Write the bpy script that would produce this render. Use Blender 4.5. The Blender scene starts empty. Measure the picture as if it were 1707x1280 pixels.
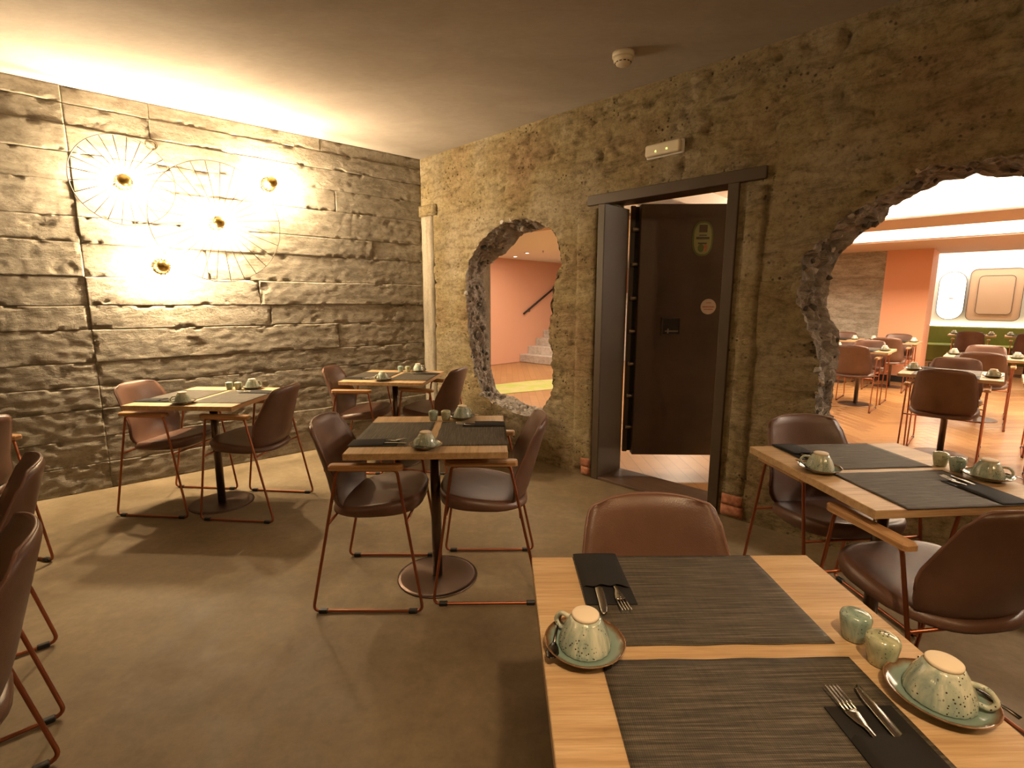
import bpy, bmesh, math, random
from mathutils import Vector, Matrix, noise
from mathutils.geometry import delaunay_2d_cdt

S = bpy.context.scene
COL = S.collection
R = random.Random(7)
PI = math.pi

# ------------------------------------------------------------------ camera, world, exposure, large lights
cam_data = bpy.data.cameras.new('camera')
cam_data.sensor_fit = 'HORIZONTAL'
cam_data.sensor_width = 36.0
cam_data.lens = 837.26 / 1707 * 36.0
cam_data.clip_start = 0.05
cam = bpy.data.objects.new('camera', cam_data)
COL.objects.link(cam)
cam.location = (0, 0, 1.3717)
cam.rotation_euler = (Matrix.Rotation(PI / 2 - 0.1626, 3, 'X') @ Matrix.Rotation(0.0012, 3, 'Z')).to_euler()
S.camera = cam
S.view_settings.view_transform = 'Standard'
S.view_settings.look = 'None'
S.view_settings.gamma = 1
S.view_settings.use_curve_mapping = False
S.view_settings.exposure = 0.0
W = bpy.data.worlds.new('world')
S.world = W
W.use_nodes = True
W.node_tree.nodes['Background'].inputs[0].default_value = (1, 0.8, 0.6, 1)
W.node_tree.nodes['Background'].inputs[1].default_value = 0.0

# room frame: corner C, left wall runs along dL, right (broken) wall along dR
C = Vector((-0.929, 5.331, 0))
AL, AR = 3.848, -0.773
dL = Vector((math.cos(AL), math.sin(AL), 0))
dR = Vector((math.cos(AR), math.sin(AR), 0))
nR = Vector((-dR.y, dR.x, 0))            # through the wall, into the dining hall behind
HC = 2.775                                # ceiling height
def P(s, n, z=0.0):
    return C + dR * s + nR * n + Vector((0, 0, z))

WARM = (1.0, 0.64, 0.31)
def point(name, loc, w, col=WARM, r=0.05):
    d = bpy.data.lights.new(name, 'POINT'); d.energy = w; d.color = col; d.shadow_soft_size = r
    o = bpy.data.objects.new(name, d); COL.objects.link(o); o.location = loc
    return o
def area(name, loc, w, sx, sy, rot, col):
    d = bpy.data.lights.new(name, 'AREA'); d.shape = 'RECTANGLE'; d.size = sx; d.size_y = sy; d.energy = w; d.color = col
    o = bpy.data.objects.new(name, d); COL.objects.link(o); o.location = loc; o.rotation_euler = rot
    return o
# unseen fill points added to brighten this room; ceiling spot aimed at the foreground table
point('room_fill_light', (0.1, 0.2, 2.6), 20, WARM, 0.12)
point('room_fill_light', (-3.2, -0.6, 2.45), 12, WARM, 0.12)
sp_ = bpy.data.lights.new('ceiling_spot_light', 'SPOT'); sp_.energy = 135; sp_.color = (1.0, 0.70, 0.40); sp_.spot_size = 0.78; sp_.spot_blend = 0.7; sp_.shadow_soft_size = 0.06
spo = bpy.data.objects.new('ceiling_spot_light', sp_); COL.objects.link(spo); spo.location = (0.30, -0.35, 2.65)
spo.rotation_euler = (Vector((0.42, 0.95, 0.75)) - Vector(spo.location)).to_track_quat('-Z', 'Y').to_euler()
point('room_fill_light', (2.1, -0.4, 2.45), 46, WARM, 0.12)  # unseen fill point added to brighten the right wall
hs_ = bpy.data.lights.new('seat_fill_spot', 'SPOT'); hs_.energy = 260; hs_.color = (1.0, 0.82, 0.64); hs_.spot_size = 0.75; hs_.spot_blend = 0.5; hs_.shadow_soft_size = 0.15
hso = bpy.data.objects.new('seat_fill_spot', hs_); COL.objects.link(hso); hso.location = P(6.2, 1.4, 2.5)  # unseen spot added to light the seats through the large opening
hso.rotation_euler = (Vector((1.35, 1.75, 0.45)) - Vector(hso.location)).to_track_quat('-Z', 'Y').to_euler()
# ceiling lights of the dining hall behind the broken wall (facing down)
DAY = (1.0, 0.80, 0.58)
for s, n, w, z in ((4.6, 5.6, 170, 2.6), (3.0, 5.6, 60, 2.6), (6.6, 5.6, 150, 2.6)):
    area('hall_ceiling_light', P(s, n, z), w, 1.6, 0.5, (0, 0, AR), DAY)
# cove light on the first beam, washing the raised ceiling
cv_ = area('cove_light', P(4.8, 3.93, 2.36), 430, 6.0, 0.08, (0, 0, 0), (1.0, 0.85, 0.66))
cv_.rotation_euler = (Matrix.Rotation(AR, 3, 'Z') @ Matrix.Rotation(PI - 0.75, 3, 'X')).to_euler()
area('niche_light', P(4.8, 10.7, 2.42), 75, 0.15, 5.0, (0, 0, AR + PI / 2), (1.0, 0.88, 0.72))
for s, n, w in ((-1.2, 1.9, 45), (-2.2, 4.0, 40), (0.9, 2.6, 40), (0.3, 5.5, 70)):
    area('hall_ceiling_light', P(s, n, 2.28), w, 0.5, 0.5, (0, 0, AR), DAY)

# ------------------------------------------------------------------ node helpers / materials
def mat(name, col=(0.5, 0.5, 0.5), rough=0.6, metal=0.0, spec=0.5, coat=0.0, emit=None, es=0.0):
    m = bpy.data.materials.new(name); m.use_nodes = True
    b = m.node_tree.nodes['Principled BSDF']
    b.inputs['Base Color'].default_value = (*col, 1)
    b.inputs['Roughness'].default_value = rough
    b.inputs['Metallic'].default_value = metal
    b.inputs['Specular IOR Level'].default_value = spec
    b.inputs['Coat Weight'].default_value = coat
    if emit:
        b.inputs['Emission Color'].default_value = (*emit, 1)
        b.inputs['Emission Strength'].default_value = es
    return m
class N:
    """tiny node graph helper"""
    def __init__(self, m):
        self.m = m; self.t = m.node_tree; self.b = self.t.nodes['Principled BSDF']
        self.tc = self.t.nodes.new('ShaderNodeTexCoord')
    def map(self, scale=(1, 1, 1), rot=(0, 0, 0), src='Object'):
        n = self.t.nodes.new('ShaderNodeMapping'); n.inputs['Scale'].default_value = scale; n.inputs['Rotation'].default_value = rot
        self.t.links.new(self.tc.outputs[src], n.inputs[0]); return n.outputs[0]
    def noise(self, vec, scale=5, detail=6, rough=0.6, dist=0.0):
        n = self.t.nodes.new('ShaderNodeTexNoise'); n.inputs['Scale'].default_value = scale
        n.inputs['Detail'].default_value = detail; n.inputs['Roughness'].default_value = rough; n.inputs['Distortion'].default_value = dist
        self.t.links.new(vec, n.inputs['Vector']); return n.outputs[0]
    def vor(self, vec, scale=5, feature='F1', rnd=1.0):
        n = self.t.nodes.new('ShaderNodeTexVoronoi'); n.feature = feature; n.inputs['Scale'].default_value = scale
        n.inputs['Randomness'].default_value = rnd
        self.t.links.new(vec, n.inputs['Vector']); return n.outputs[0]
    def wave(self, vec, scale=5, dist=0, detail=2, direction='X', dscale=1.0):
        n = self.t.nodes.new('ShaderNodeTexWave'); n.bands_direction = direction; n.inputs['Scale'].default_value = scale
        n.inputs['Distortion'].default_value = dist; n.inputs['Detail'].default_value = detail; n.inputs['Detail Scale'].default_value = dscale
        self.t.links.new(vec, n.inputs['Vector']); return n.outputs[1]
    def ramp(self, f, stops):
        n = self.t.nodes.new('ShaderNodeValToRGB'); e = n.color_ramp.elements
        while len(e) < len(stops): e.new(0.5)
        for el, (p, c) in zip(e, stops):
            el.position = p; el.color = (*c, 1) if len(c) == 3 else c
        self.t.links.new(f, n.inputs[0]); return n.outputs[0]
    def mix(self, f, a, b, mode='MIX'):
        n = self.t.nodes.new('ShaderNodeMix'); n.data_type = 'RGBA'; n.blend_type = mode
        for i, v in ((0, f), (6, a), (7, b)):
            if isinstance(v, (int, float)): n.inputs[i].default_value = v
            elif isinstance(v, tuple): n.inputs[i].default_value = (*v, 1)
            else: self.t.links.new(v, n.inputs[i])
        return n.outputs[2]
    def math(self, op, a, b=0.5):
        n = self.t.nodes.new('ShaderNodeMath'); n.operation = op
        for i, v in ((0, a), (1, b)):
            if isinstance(v, (int, float)): n.inputs[i].default_value = v
            else: self.t.links.new(v, n.inputs[i])
        return n.outputs[0]
    def bump(self, h, strength=0.4, dist=0.01):
        n = self.t.nodes.new('ShaderNodeBump'); n.inputs['Strength'].default_value = strength; n.inputs['Distance'].default_value = dist
        self.t.links.new(h, n.inputs['Height']); self.t.links.new(n.outputs[0], self.b.inputs['Normal'])
    def to(self, sock, inp):
        self.t.links.new(sock, self.b.inputs[inp])

def concrete(name, lo, mid, hi, streak=(0.7, 2, 7), bump=0.5, bd=0.012):
    m = mat(name, mid, 0.9, spec=0.25); g = N(m)
    v1 = g.map(streak); v2 = g.map((1, 1, 1))
    a = g.noise(v1, 2.2, 8, 0.65, 0.3); b = g.noise(v2, 1.1, 5, 0.6); f = g.noise(v2, 38, 6, 0.7)
    base = g.ramp(a, [(0.30, lo), (0.5, mid), (0.72, hi)])
    blot = g.ramp(b, [(0.32, (0.55, 0.52, 0.48)), (0.62, (1, 1, 1))])
    c = g.mix(0.75, base, blot, 'MULTIPLY')
    fine = g.ramp(f, [(0.35, (0.72, 0.70, 0.67)), (0.65, (1.05, 1.05, 1.05))])
    c = g.mix(0.6, c, fine, 'MULTIPLY')
    pit = g.ramp(g.vor(v2, 60), [(0.05, (0.35, 0.33, 0.3)), (0.16, (1, 1, 1))])
    c = g.mix(0.35, c, pit, 'MULTIPLY')
    g.to(c, 'Base Color')
    h = g.math('ADD', g.math('MULTIPLY', f, 0.6), g.math('MULTIPLY', g.noise(g.map((1.2, 3, 16)), 14, 5, 0.6), 0.6))
    g.bump(h, bump, bd)
    return m
M = {}
m = mat('board_concrete', (0.42, 0.375, 0.31), 0.92, spec=0.2); g = N(m)
v2 = g.map(); st = g.noise(g.map((0.9, 2, 5.5)), 2.2, 8, 0.66, 0.4); lo = g.noise(g.map((1, 1, 1.5)), 1.2, 5, 0.6); fi = g.noise(g.map((1, 1, 1.3)), 30, 8, 0.8); md = g.noise(g.map((0.75, 1, 1.7)), 9, 8, 0.75, 0.3)
c = g.ramp(st, [(0.28, (0.26, 0.225, 0.175)), (0.48, (0.42, 0.375, 0.30)), (0.72, (0.55, 0.50, 0.42))])
c = g.mix(0.7, c, g.ramp(lo, [(0.34, (0.60, 0.57, 0.52)), (0.60, (1.05, 1.05, 1.05))]), 'MULTIPLY')
c = g.mix(0.75, c, g.ramp(md, [(0.34, (0.58, 0.55, 0.50)), (0.52, (1, 1, 1)), (0.7, (1.1, 1.1, 1.1))]), 'MULTIPLY')
c = g.mix(0.6, c, g.ramp(fi, [(0.34, (0.55, 0.52, 0.48)), (0.55, (1, 1, 1))]), 'MULTIPLY')
g.to(c, 'Base Color')
h = g.math('ADD', g.math('MULTIPLY', fi, 0.7), g.math('MULTIPLY', md, 0.9))
g.bump(h, 0.95, 0.026)
M['board'] = m
m = mat('rough_concrete', (0.35, 0.27, 0.16), 0.92, spec=0.2); g = N(m)
v2 = g.map(); st = g.noise(g.map((0.8, 2, 3.2)), 2.4, 9, 0.68, 0.5); lo = g.noise(v2, 1.3, 4, 0.55); fi = g.noise(v2, 26, 8, 0.78); md = g.noise(g.map((0.6, 1, 1.9)), 7, 9, 0.76, 0.5)
c = g.ramp(st, [(0.30, (0.15, 0.108, 0.055)), (0.47, (0.32, 0.24, 0.132)), (0.60, (0.38, 0.30, 0.175)), (0.77, (0.53, 0.445, 0.31))])
c = g.mix(0.5, c, g.ramp(lo, [(0.36, (0.30, 0.185, 0.10)), (0.5, (0.36, 0.29, 0.15)), (0.64, (0.47, 0.41, 0.30))]))
c = g.mix(0.85, c, g.ramp(md, [(0.33, (0.42, 0.38, 0.32)), (0.50, (0.95, 0.94, 0.92)), (0.68, (1.12, 1.12, 1.12))]), 'MULTIPLY')
c = g.mix(0.8, c, g.ramp(fi, [(0.34, (0.45, 0.42, 0.38)), (0.55, (1, 1, 1))]), 'MULTIPLY')
pitmask = g.ramp(g.noise(g.map((1, 1, 1.6)), 3.1, 5, 0.65), [(0.50, (0, 0, 0)), (0.62, (1, 1, 1))])
pits = g.ramp(g.vor(v2, 34), [(0.12, (1, 1, 1)), (0.30, (0, 0, 0))])
pf = g.math('MULTIPLY', pitmask, pits)
c = g.mix(pf, c, (0.085, 0.06, 0.035))
g.to(c, 'Base Color')
h = g.math('ADD', g.math('MULTIPLY', fi, 0.55), g.math('SUBTRACT', g.math('MULTIPLY', md, 1.1), g.math('MULTIPLY', pf, 0.8)))
g.bump(h, 0.9, 0.03)
M['rough'] = m
M['pale'] = concrete('pale_concrete', (0.24, 0.20, 0.145), (0.36, 0.31, 0.235), (0.45, 0.40, 0.32), (6, 2, 0.7), 0.4)
M['rubble'] = concrete('broken_concrete', (0.22, 0.20, 0.18), (0.42, 0.38, 0.34), (0.60, 0.56, 0.52), (3, 3, 3), 1.0, 0.02)
def stone_mat(name, a, b):
    m = mat(name, a, 0.8); g = N(m); g.to(g.ramp(g.noise(g.map(), 30, 4), [(0.35, a), (0.65, b)]), 'Base Color'); return m
M['stone_dark'] = stone_mat('dark_aggregate', (0.05, 0.045, 0.04), (0.13, 0.115, 0.10))
M['stone_grey'] = stone_mat('grey_aggregate', (0.30, 0.27, 0.24), (0.50, 0.47, 0.44))
M['stone_tan'] = stone_mat('tan_aggregate', (0.28, 0.21, 0.14), (0.42, 0.34, 0.25))
M['brick'] = stone_mat('terracotta', (0.30, 0.10, 0.05), (0.48, 0.22, 0.12))

m = mat('polished_concrete_floor', (0.3, 0.25, 0.2), 0.6, spec=0.28); g = N(m)
v = g.map(); a = g.noise(v, 0.9, 8, 0.62, 0.4); b = g.noise(v, 6, 8, 0.7, 0.6)
c = g.mix(0.6, g.ramp(a, [(0.3, (0.16, 0.115, 0.062)), (0.55, (0.26, 0.20, 0.122)), (0.75, (0.36, 0.29, 0.195))]), g.ramp(b, [(0.35, (0.66, 0.63, 0.57)), (0.65, (1, 1, 1))]), 'MULTIPLY')
d_ = g.ramp(g.noise(g.map(), 22, 6, 0.75), [(0.3, (0.80, 0.78, 0.74)), (0.62, (1.05, 1.05, 1.05))])
g.to(g.mix(0.8, c, d_, 'MULTIPLY'), 'Base Color')
g.to(g.ramp(b, [(0.3, (0.50,) * 3), (0.7, (0.72,) * 3)]), 'Roughness'); g.bump(b, 0.08, 0.01)
M['floor'] = m
m = mat('ceiling_plaster', (0.36, 0.32, 0.28), 0.9); g = N(m)
g.to(g.mix(0.8, g.ramp(g.noise(g.map((1, 1.6, 1)), 1.4, 6, 0.6, 0.5), [(0.3, (0.36, 0.31, 0.26)), (0.7, (0.46, 0.41, 0.36))]), g.ramp(g.noise(g.map((3, 9, 1)), 7, 7, 0.7, 0.5), [(0.3, (0.86, 0.85, 0.83)), (0.7, (1, 1, 1))]), 'MULTIPLY'), 'Base Color')
g.bump(g.noise(g.map((3, 9, 1)), 9, 6), 0.1, 0.01)
M['ceiling'] = m
def wood(name, c0, c1, c2, axis='X', rough=0.45, sc=1.0):
    m = mat(name, c1, rough, spec=0.4); g = N(m)
    st = (0.9 * sc, 14 * sc, 14 * sc) if axis == 'X' else (14 * sc, 0.9 * sc, 14 * sc) if axis == 'Y' else (14 * sc, 14 * sc, 0.9 * sc)
    a = g.noise(g.map(st), 3.2, 8, 0.7, 0.4); st2 = tuple(x * (4 if x > 5 else 1.5) for x in st)
    b = g.noise(g.map(st2), 5, 4, 0.6)
    st3 = tuple(x * 0.18 if x > 5 else x * 0.2 for x in st)
    d = g.noise(g.map(st3), 3, 2, 0.5)
    c = g.ramp(a, [(0.28, c0), (0.5, c1), (0.72, c2)])
    c = g.mix(0.55, c, g.ramp(b, [(0.38, (0.70, 0.64, 0.56)), (0.58, (1, 1, 1))]), 'MULTIPLY')
    c = g.mix(0.5, c, g.ramp(d, [(0.3, (0.82, 0.8, 0.78)), (0.7, (1.0, 1.0, 1.0))]), 'MULTIPLY')
    g.to(c, 'Base Color'); g.bump(b, 0.06, 0.004); return m
M['oak'] = wood('light_oak', (0.42, 0.27, 0.135), (0.58, 0.395, 0.215), (0.68, 0.50, 0.30))
M['arm'] = wood('armrest_oak', (0.40, 0.21, 0.09), (0.52, 0.30, 0.14), (0.60, 0.37, 0.19), rough=0.35)
M['darkwood'] = wood('dark_threshold_wood', (0.06, 0.035, 0.02), (0.11, 0.065, 0.04), (0.16, 0.10, 0.06))
M['plank'] = wood('parquet_oak', (0.33, 0.165, 0.06), (0.42, 0.225, 0.09), (0.50, 0.29, 0.13), rough=0.27)
M['plank2'] = wood('parquet_oak_dark', (0.27, 0.13, 0.045), (0.36, 0.18, 0.07), (0.45, 0.25, 0.11), rough=0.27)
m = mat('parquet_floor', (0.52, 0.31, 0.15), 0.36); g = N(m)
bt = m.node_tree.nodes.new('ShaderNodeTexBrick'); m.node_tree.links.new(g.map((1, 1, 1), (0, 0, 0.785)), bt.inputs['Vector'])
bt.inputs['Scale'].default_value = 1.0; bt.inputs['Brick Width'].default_value = 0.66; bt.inputs['Row Height'].default_value = 0.11; bt.inputs['Mortar Size'].default_value = 0.003
bt.inputs['Color1'].default_value = (0.46, 0.255, 0.11, 1); bt.inputs['Color2'].default_value = (0.38, 0.20, 0.08, 1); bt.inputs['Mortar'].default_value = (0.25, 0.14, 0.06, 1)
g.to(g.mix(0.5, bt.outputs[0], g.ramp(g.noise(g.map((1, 1, 1)), 6, 6), [(0.3, (0.8, 0.78, 0.75)), (0.7, (1, 1, 1))]), 'MULTIPLY'), 'Base Color')
M['parquet'] = m
m = mat('brown_leather', (0.11, 0.05, 0.033), 0.38, spec=0.55); g = N(m)
a = g.noise(g.map(), 5, 6, 0.6)
g.to(g.ramp(a, [(0.3, (0.095, 0.045, 0.028)), (0.7, (0.15, 0.075, 0.048))]), 'Base Color'); g.bump(g.vor(g.map(), 260), 0.12, 0.002)
M['leather'] = m
M['stitch'] = mat('stitched_piping', (0.17, 0.085, 0.058), 0.45)
m = mat('copper_tube', (0.42, 0.155, 0.085), 0.34, 1.0); M['copper'] = m
M['glide'] = mat('black_plastic', (0.012, 0.012, 0.012), 0.4)
m = mat('bronze_steel', (0.13, 0.095, 0.07), 0.36, 0.9); g = N(m)
g.bump(g.noise(g.map((300, 300, 3)), 1.0, 2), 0.05, 0.001); M['bronze'] = m
m = mat('bronze_disc', (0.15, 0.105, 0.085), 0.33, 0.9); g = N(m)
m.node_tree.nodes['Principled BSDF'].inputs['Anisotropic'].default_value = 0.7
M['disc'] = m
# woven placemat: crossing threads with slubs
m = mat('woven_placemat', (0.1, 0.08, 0.06), 0.7, spec=0.25); g = N(m)
wx = g.wave(g.map((1, 1, 1)), 95, 0.3, 1, 'X'); wy = g.wave(g.map((1, 1, 1)), 120, 0.3, 1, 'Y')
sl = g.noise(g.map((7, 230, 1)), 1.0, 4, 0.7); sl2 = g.noise(g.map((150, 9, 1)), 1.0, 3, 0.7)
c = g.ramp(sl, [(0.30, (0.032, 0.026, 0.019)), (0.5, (0.085, 0.070, 0.052)), (0.68, (0.19, 0.16, 0.115))])
c = g.mix(0.55, c, g.ramp(g.math('MULTIPLY', wx, wy), [(0.05, (0.45, 0.45, 0.45)), (0.5, (1.1, 1.1, 1.1))]), 'MULTIPLY')
c = g.mix(0.35, c, g.ramp(sl2, [(0.35, (0.6, 0.6, 0.6)), (0.65, (1.15, 1.1, 1.0))]), 'MULTIPLY')
g.to(c, 'Base Color'); g.bump(g.math('ADD', wx, wy), 0.35, 0.001); M['mat'] = m
M['napkin'] = mat('black_napkin', (0.016, 0.014, 0.013), 0.85, spec=0.2)
M['steel'] = mat('cutlery_steel', (0.56, 0.54, 0.5), 0.22, 1.0)
M['darksteel'] = mat('dark_spoon_steel', (0.10, 0.09, 0.08), 0.25, 1.0)
def glaze(name, c0, c1, c2, speck=0.22):
    m = mat(name, c1, 0.14, spec=0.6, coat=0.3); g = N(m)
    a = g.noise(g.map((30, 30, 5)), 1.6, 5, 0.6, 0.6)
    c = g.ramp(a, [(0.30, c0), (0.5, c1), (0.68, c2)])
    sp = g.ramp(g.vor(g.map(), 190), [(speck, (1, 1, 1)), (speck + 0.05, (0, 0, 0))])
    patch = g.ramp(g.noise(g.map(), 22, 3), [(0.44, (0, 0, 0)), (0.54, (1, 1, 1))])
    c = g.mix(g.math('MULTIPLY', sp, patch), c, (0.05, 0.03, 0.02))
    g.to(c, 'Base Color'); return m
M['glaze'] = glaze('celadon_glaze', (0.23, 0.31, 0.28), (0.42, 0.47, 0.38), (0.66, 0.66, 0.53))
M['glaze_b'] = glaze('blue_green_glaze', (0.15, 0.24, 0.22), (0.27, 0.36, 0.31), (0.44, 0.50, 0.41))
M['glaze_y'] = glaze('yellow_green_glaze', (0.26, 0.30, 0.19), (0.42, 0.43, 0.28), (0.56, 0.55, 0.39))
m = mat('saucer_glaze', (0.2, 0.3, 0.27), 0.12, spec=0.6, coat=0.3); g = N(m)
sx = m.node_tree.nodes.new('ShaderNodeVectorMath'); sx.operation = 'LENGTH'
m.node_tree.links.new(g.map((1, 1, 0)), sx.inputs[0])
rad = g.math('ADD', sx.outputs['Value'], g.math('MULTIPLY', g.math('SUBTRACT', g.noise(g.map(), 40, 4), 0.5), 0.012))
c = g.ramp(g.math('MULTIPLY', rad, 10), [(0.3, (0.17, 0.26, 0.235)), (0.60, (0.22, 0.30, 0.26)), (0.665, (0.17, 0.12, 0.07)), (0.70, (0.10, 0.045, 0.02)), (0.725, (0.30, 0.17, 0.09))])
g.to(c, 'Base Color'); M['saucer'] = m
M['foot'] = mat('bare_clay_foot', (0.80, 0.68, 0.52), 0.8)
M['door'] = mat('brown_steel_door', (0.075, 0.05, 0.035), 0.5, 0.2)
g = N(M['door']); g.to(g.ramp(g.noise(g.map(), 3, 6), [(0.3, (0.050, 0.031, 0.019)), (0.7, (0.078, 0.047, 0.030))]), 'Base Color')
M['frame'] = mat('dark_steel_frame', (0.055, 0.034, 0.016), 0.55, 0.0)
M['black'] = mat('black_recess', (0.01, 0.009, 0.008), 0.6)
M['boltm'] = mat('bolt_steel', (0.3, 0.26, 0.22), 0.4, 0.9)
M['green'] = mat('green_sign', (0.10, 0.14, 0.04), 0.5)
M['green2'] = mat('pale_green_sign', (0.26, 0.28, 0.11), 0.5)
M['signbrown'] = mat('brown_print', (0.07, 0.045, 0.025), 0.6)
M['silver'] = mat('silver_sticker', (0.62, 0.52, 0.46), 0.35, 0.5)
M['brass'] = mat('brass', (0.52, 0.36, 0.12), 0.28, 1.0)
M['wire'] = mat('brass_wire', (0.06, 0.04, 0.016), 0.6, 0.1)
M['bulb'] = mat('glowing_bulb', (1, 1, 1), 0.5, emit=(1.0, 0.76, 0.47), es=4300)
M['white'] = mat('white_plastic', (0.72, 0.68, 0.62), 0.4)
M['led'] = mat('led_indicator', (0.6, 0.8, 0.2), 0.4, emit=(0.75, 1, 0.25), es=1.5)
M['ivory'] = mat('ivory_plastic', (0.68, 0.60, 0.46), 0.45)
M['orange'] = mat('salmon_orange_paint', (0.68, 0.33, 0.19), 0.7)
M['salmon'] = mat('salmon_wall_paint', (0.62, 0.33, 0.22), 0.75)
M['whitewall'] = mat('white_paint', (0.82, 0.78, 0.72), 0.7)
M['beige'] = mat('beige_soffit_paint', (0.55, 0.40, 0.30), 0.8)
M['marble'] = concrete('white_marble', (0.55, 0.5, 0.45), (0.75, 0.72, 0.68), (0.85, 0.82, 0.8), (6, 6, 6), 0.05)
M['strip'] = mat('led_strip_glow', (1, 1, 1), 0.5, emit=(1.0, 0.86, 0.66), es=18)
M['spot'] = mat('downlight_glow', (1, 1, 1), 0.5, emit=(1.0, 0.88, 0.7), es=25)
M['oval'] = mat('backlit_panel', (1, 1, 1), 0.5, emit=(1.0, 0.93, 0.82), es=1.3)
m = mat('green_upholstery', (0.17, 0.18, 0.025), 0.6); g = N(m)
g.to(g.ramp(g.noise(g.map(), 4, 4), [(0.3, (0.15, 0.16, 0.02)), (0.7, (0.20, 0.21, 0.035))]), 'Base Color'); M['greenseat'] = m
M['floor_patch'] = mat('lime_patch', (0.42, 0.42, 0.10), 0.95)
g = N(M['floor_patch']); g.to(g.ramp(g.noise(g.map(), 3, 6), [(0.35, (0.55, 0.46, 0.24)), (0.6, (0.40, 0.46, 0.10))]), 'Base Color')
M['panel'] = mat('champagne_panel', (0.72, 0.52, 0.36), 0.3, 0.4)
M['line'] = mat('dark_gasket', (0.06, 0.055, 0.05), 0.6)

# ------------------------------------------------------------------ mesh helpers
def mesh(name, verts, faces, smooth=False):
    me = bpy.data.meshes.new(name); me.from_pydata([tuple(v) for v in verts], [], faces)
    if smooth: me.polygons.foreach_set('use_smooth', [True] * len(me.polygons))
    me.update(); return me
def obj(name, me, m, parent=None, loc=(0, 0, 0), rot=(0, 0, 0)):
    if isinstance(m, (list, tuple)):
        for x in m:
            me.materials.append(x)
    elif m and not me.materials: me.materials.append(m)
    o = bpy.data.objects.new(name, me); COL.objects.link(o)
    o.location = loc; o.rotation_euler = rot
    if parent: o.parent = parent
    return o
def tag(o, label=None, cat=None, group=None, kind=None):
    if label: o['label'] = label
    if cat: o['category'] = cat
    if group: o['group'] = group
    if kind: o['kind'] = kind
    return o
def empty(name, loc=(0, 0, 0), rz=0.0):
    o = bpy.data.objects.new(name, None); COL.objects.link(o); o.empty_display_size = 0.1
    o.location = loc; o.rotation_euler = (0, 0, rz); return o
KIDS = {}
def copy_tree(o, parent=None):
    c = o.copy(); COL.objects.link(c)
    if parent: c.parent = parent
    for ch in list(o.children): copy_tree(ch, c)
    return c
def box(x0, x1, y0, y1, z0, z1, bev=0.0, seg=2, name='box'):
    bm = bmesh.new(); bmesh.ops.create_cube(bm, size=1.0)
    for v in bm.verts:
        v.co = Vector(((x0 + x1) / 2 + v.co.x * (x1 - x0), (y0 + y1) / 2 + v.co.y * (y1 - y0), (z0 + z1) / 2 + v.co.z * (z1 - z0)))
    if bev: bmesh.ops.bevel(bm, geom=bm.edges[:], offset=bev, segments=seg, profile=0.5, affect='EDGES')
    me = bpy.data.meshes.new(name); bm.to_mesh(me); bm.free(); return me
def boxes(lst, bev=0.0, name='boxes'):
    bm = bmesh.new()
    for (x0, x1, y0, y1, z0, z1) in lst:
        r = bmesh.ops.create_cube(bm, size=1.0)
        for v in r['verts']:
            v.co = Vector(((x0 + x1) / 2 + v.co.x * (x1 - x0), (y0 + y1) / 2 + v.co.y * (y1 - y0), (z0 + z1) / 2 + v.co.z * (z1 - z0)))
    if bev: bmesh.ops.bevel(bm, geom=bm.edges[:], offset=bev, segments=1, affect='EDGES')
    me = bpy.data.meshes.new(name); bm.to_mesh(me); bm.free(); return me
def fillet(pts, r, closed=False, k=5):
    out = []; n = len(pts)
    for i in range(n):
        p = Vector(pts[i])
        if not closed and i in (0, n - 1): out.append(p); continue
        a = Vector(pts[i - 1]) - p; b = Vector(pts[(i + 1) % n]) - p
        la, lb = a.length, b.length; a.normalize(); b.normalize()
        rr = r[i] if isinstance(r, (list, tuple)) else r
        d = min(rr, la * 0.45, lb * 0.45)
        for j in range(k + 1):
            t = j / k; A = p + a * d; B = p + b * d
            out.append((1 - t) ** 2 * A + 2 * t * (1 - t) * p + t * t * B)
    return out
def tube(pts, r, closed=False, seg=8, name='tube', cap=True):
    pts = [Vector(p) for p in pts]; n = len(pts); V = []; F = []
    prev = None
    for i, p in enumerate(pts):
        if closed: t = pts[(i + 1) % n] - pts[i - 1]
        else: t = pts[min(i + 1, n - 1)] - pts[max(i - 1, 0)]
        t.normalize()
        if prev is None:
            u = t.orthogonal().normalized()
        else:
            u = (prev - t * prev.dot(t)).normalized()
        prev = u; w = t.cross(u)
        for k in range(seg):
            a = 2 * PI * k / seg; V.append(p + (u * math.cos(a) + w * math.sin(a)) * r)
    m_ = n if closed else n - 1
    for i in range(m_):
        j = (i + 1) % n
        off = 0
        if closed and j == 0:
            best = min(range(seg), key=lambda q: (V[i * seg] - V[q]).length); off = best
        for k in range(seg):
            F.append((i * seg + k, i * seg + (k + 1) % seg, j * seg + (k + 1 + off) % seg, j * seg + (k + off) % seg))
    if not closed and cap:
        F.append(tuple(range(seg - 1, -1, -1))); F.append(tuple((n - 1) * seg + k for k in range(seg)))
    return mesh(name, V, F, True)
def lathe(prof, seg=32, name='lathe', flute=0.0, nfl=0):
    V = []; F = []; n = len(prof)
    for (r, z) in prof:
        for k in range(seg):
            a = 2 * PI * k / seg
            rr = r * (1 + flute * math.cos(nfl * a)) if nfl else r
            V.append((rr * math.cos(a), rr * math.sin(a), z))
    for i in range(n - 1):
        for k in range(seg):
            F.append((i * seg + k, i * seg + (k + 1) % seg, (i + 1) * seg + (k + 1) % seg, (i + 1) * seg + k))
    if prof[0][0] > 0: F.append(tuple(range(seg - 1, -1, -1)))
    if prof[-1][0] > 0: F.append(tuple((n - 1) * seg + k for k in range(seg)))
    return mesh(name, V, F, True)
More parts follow.
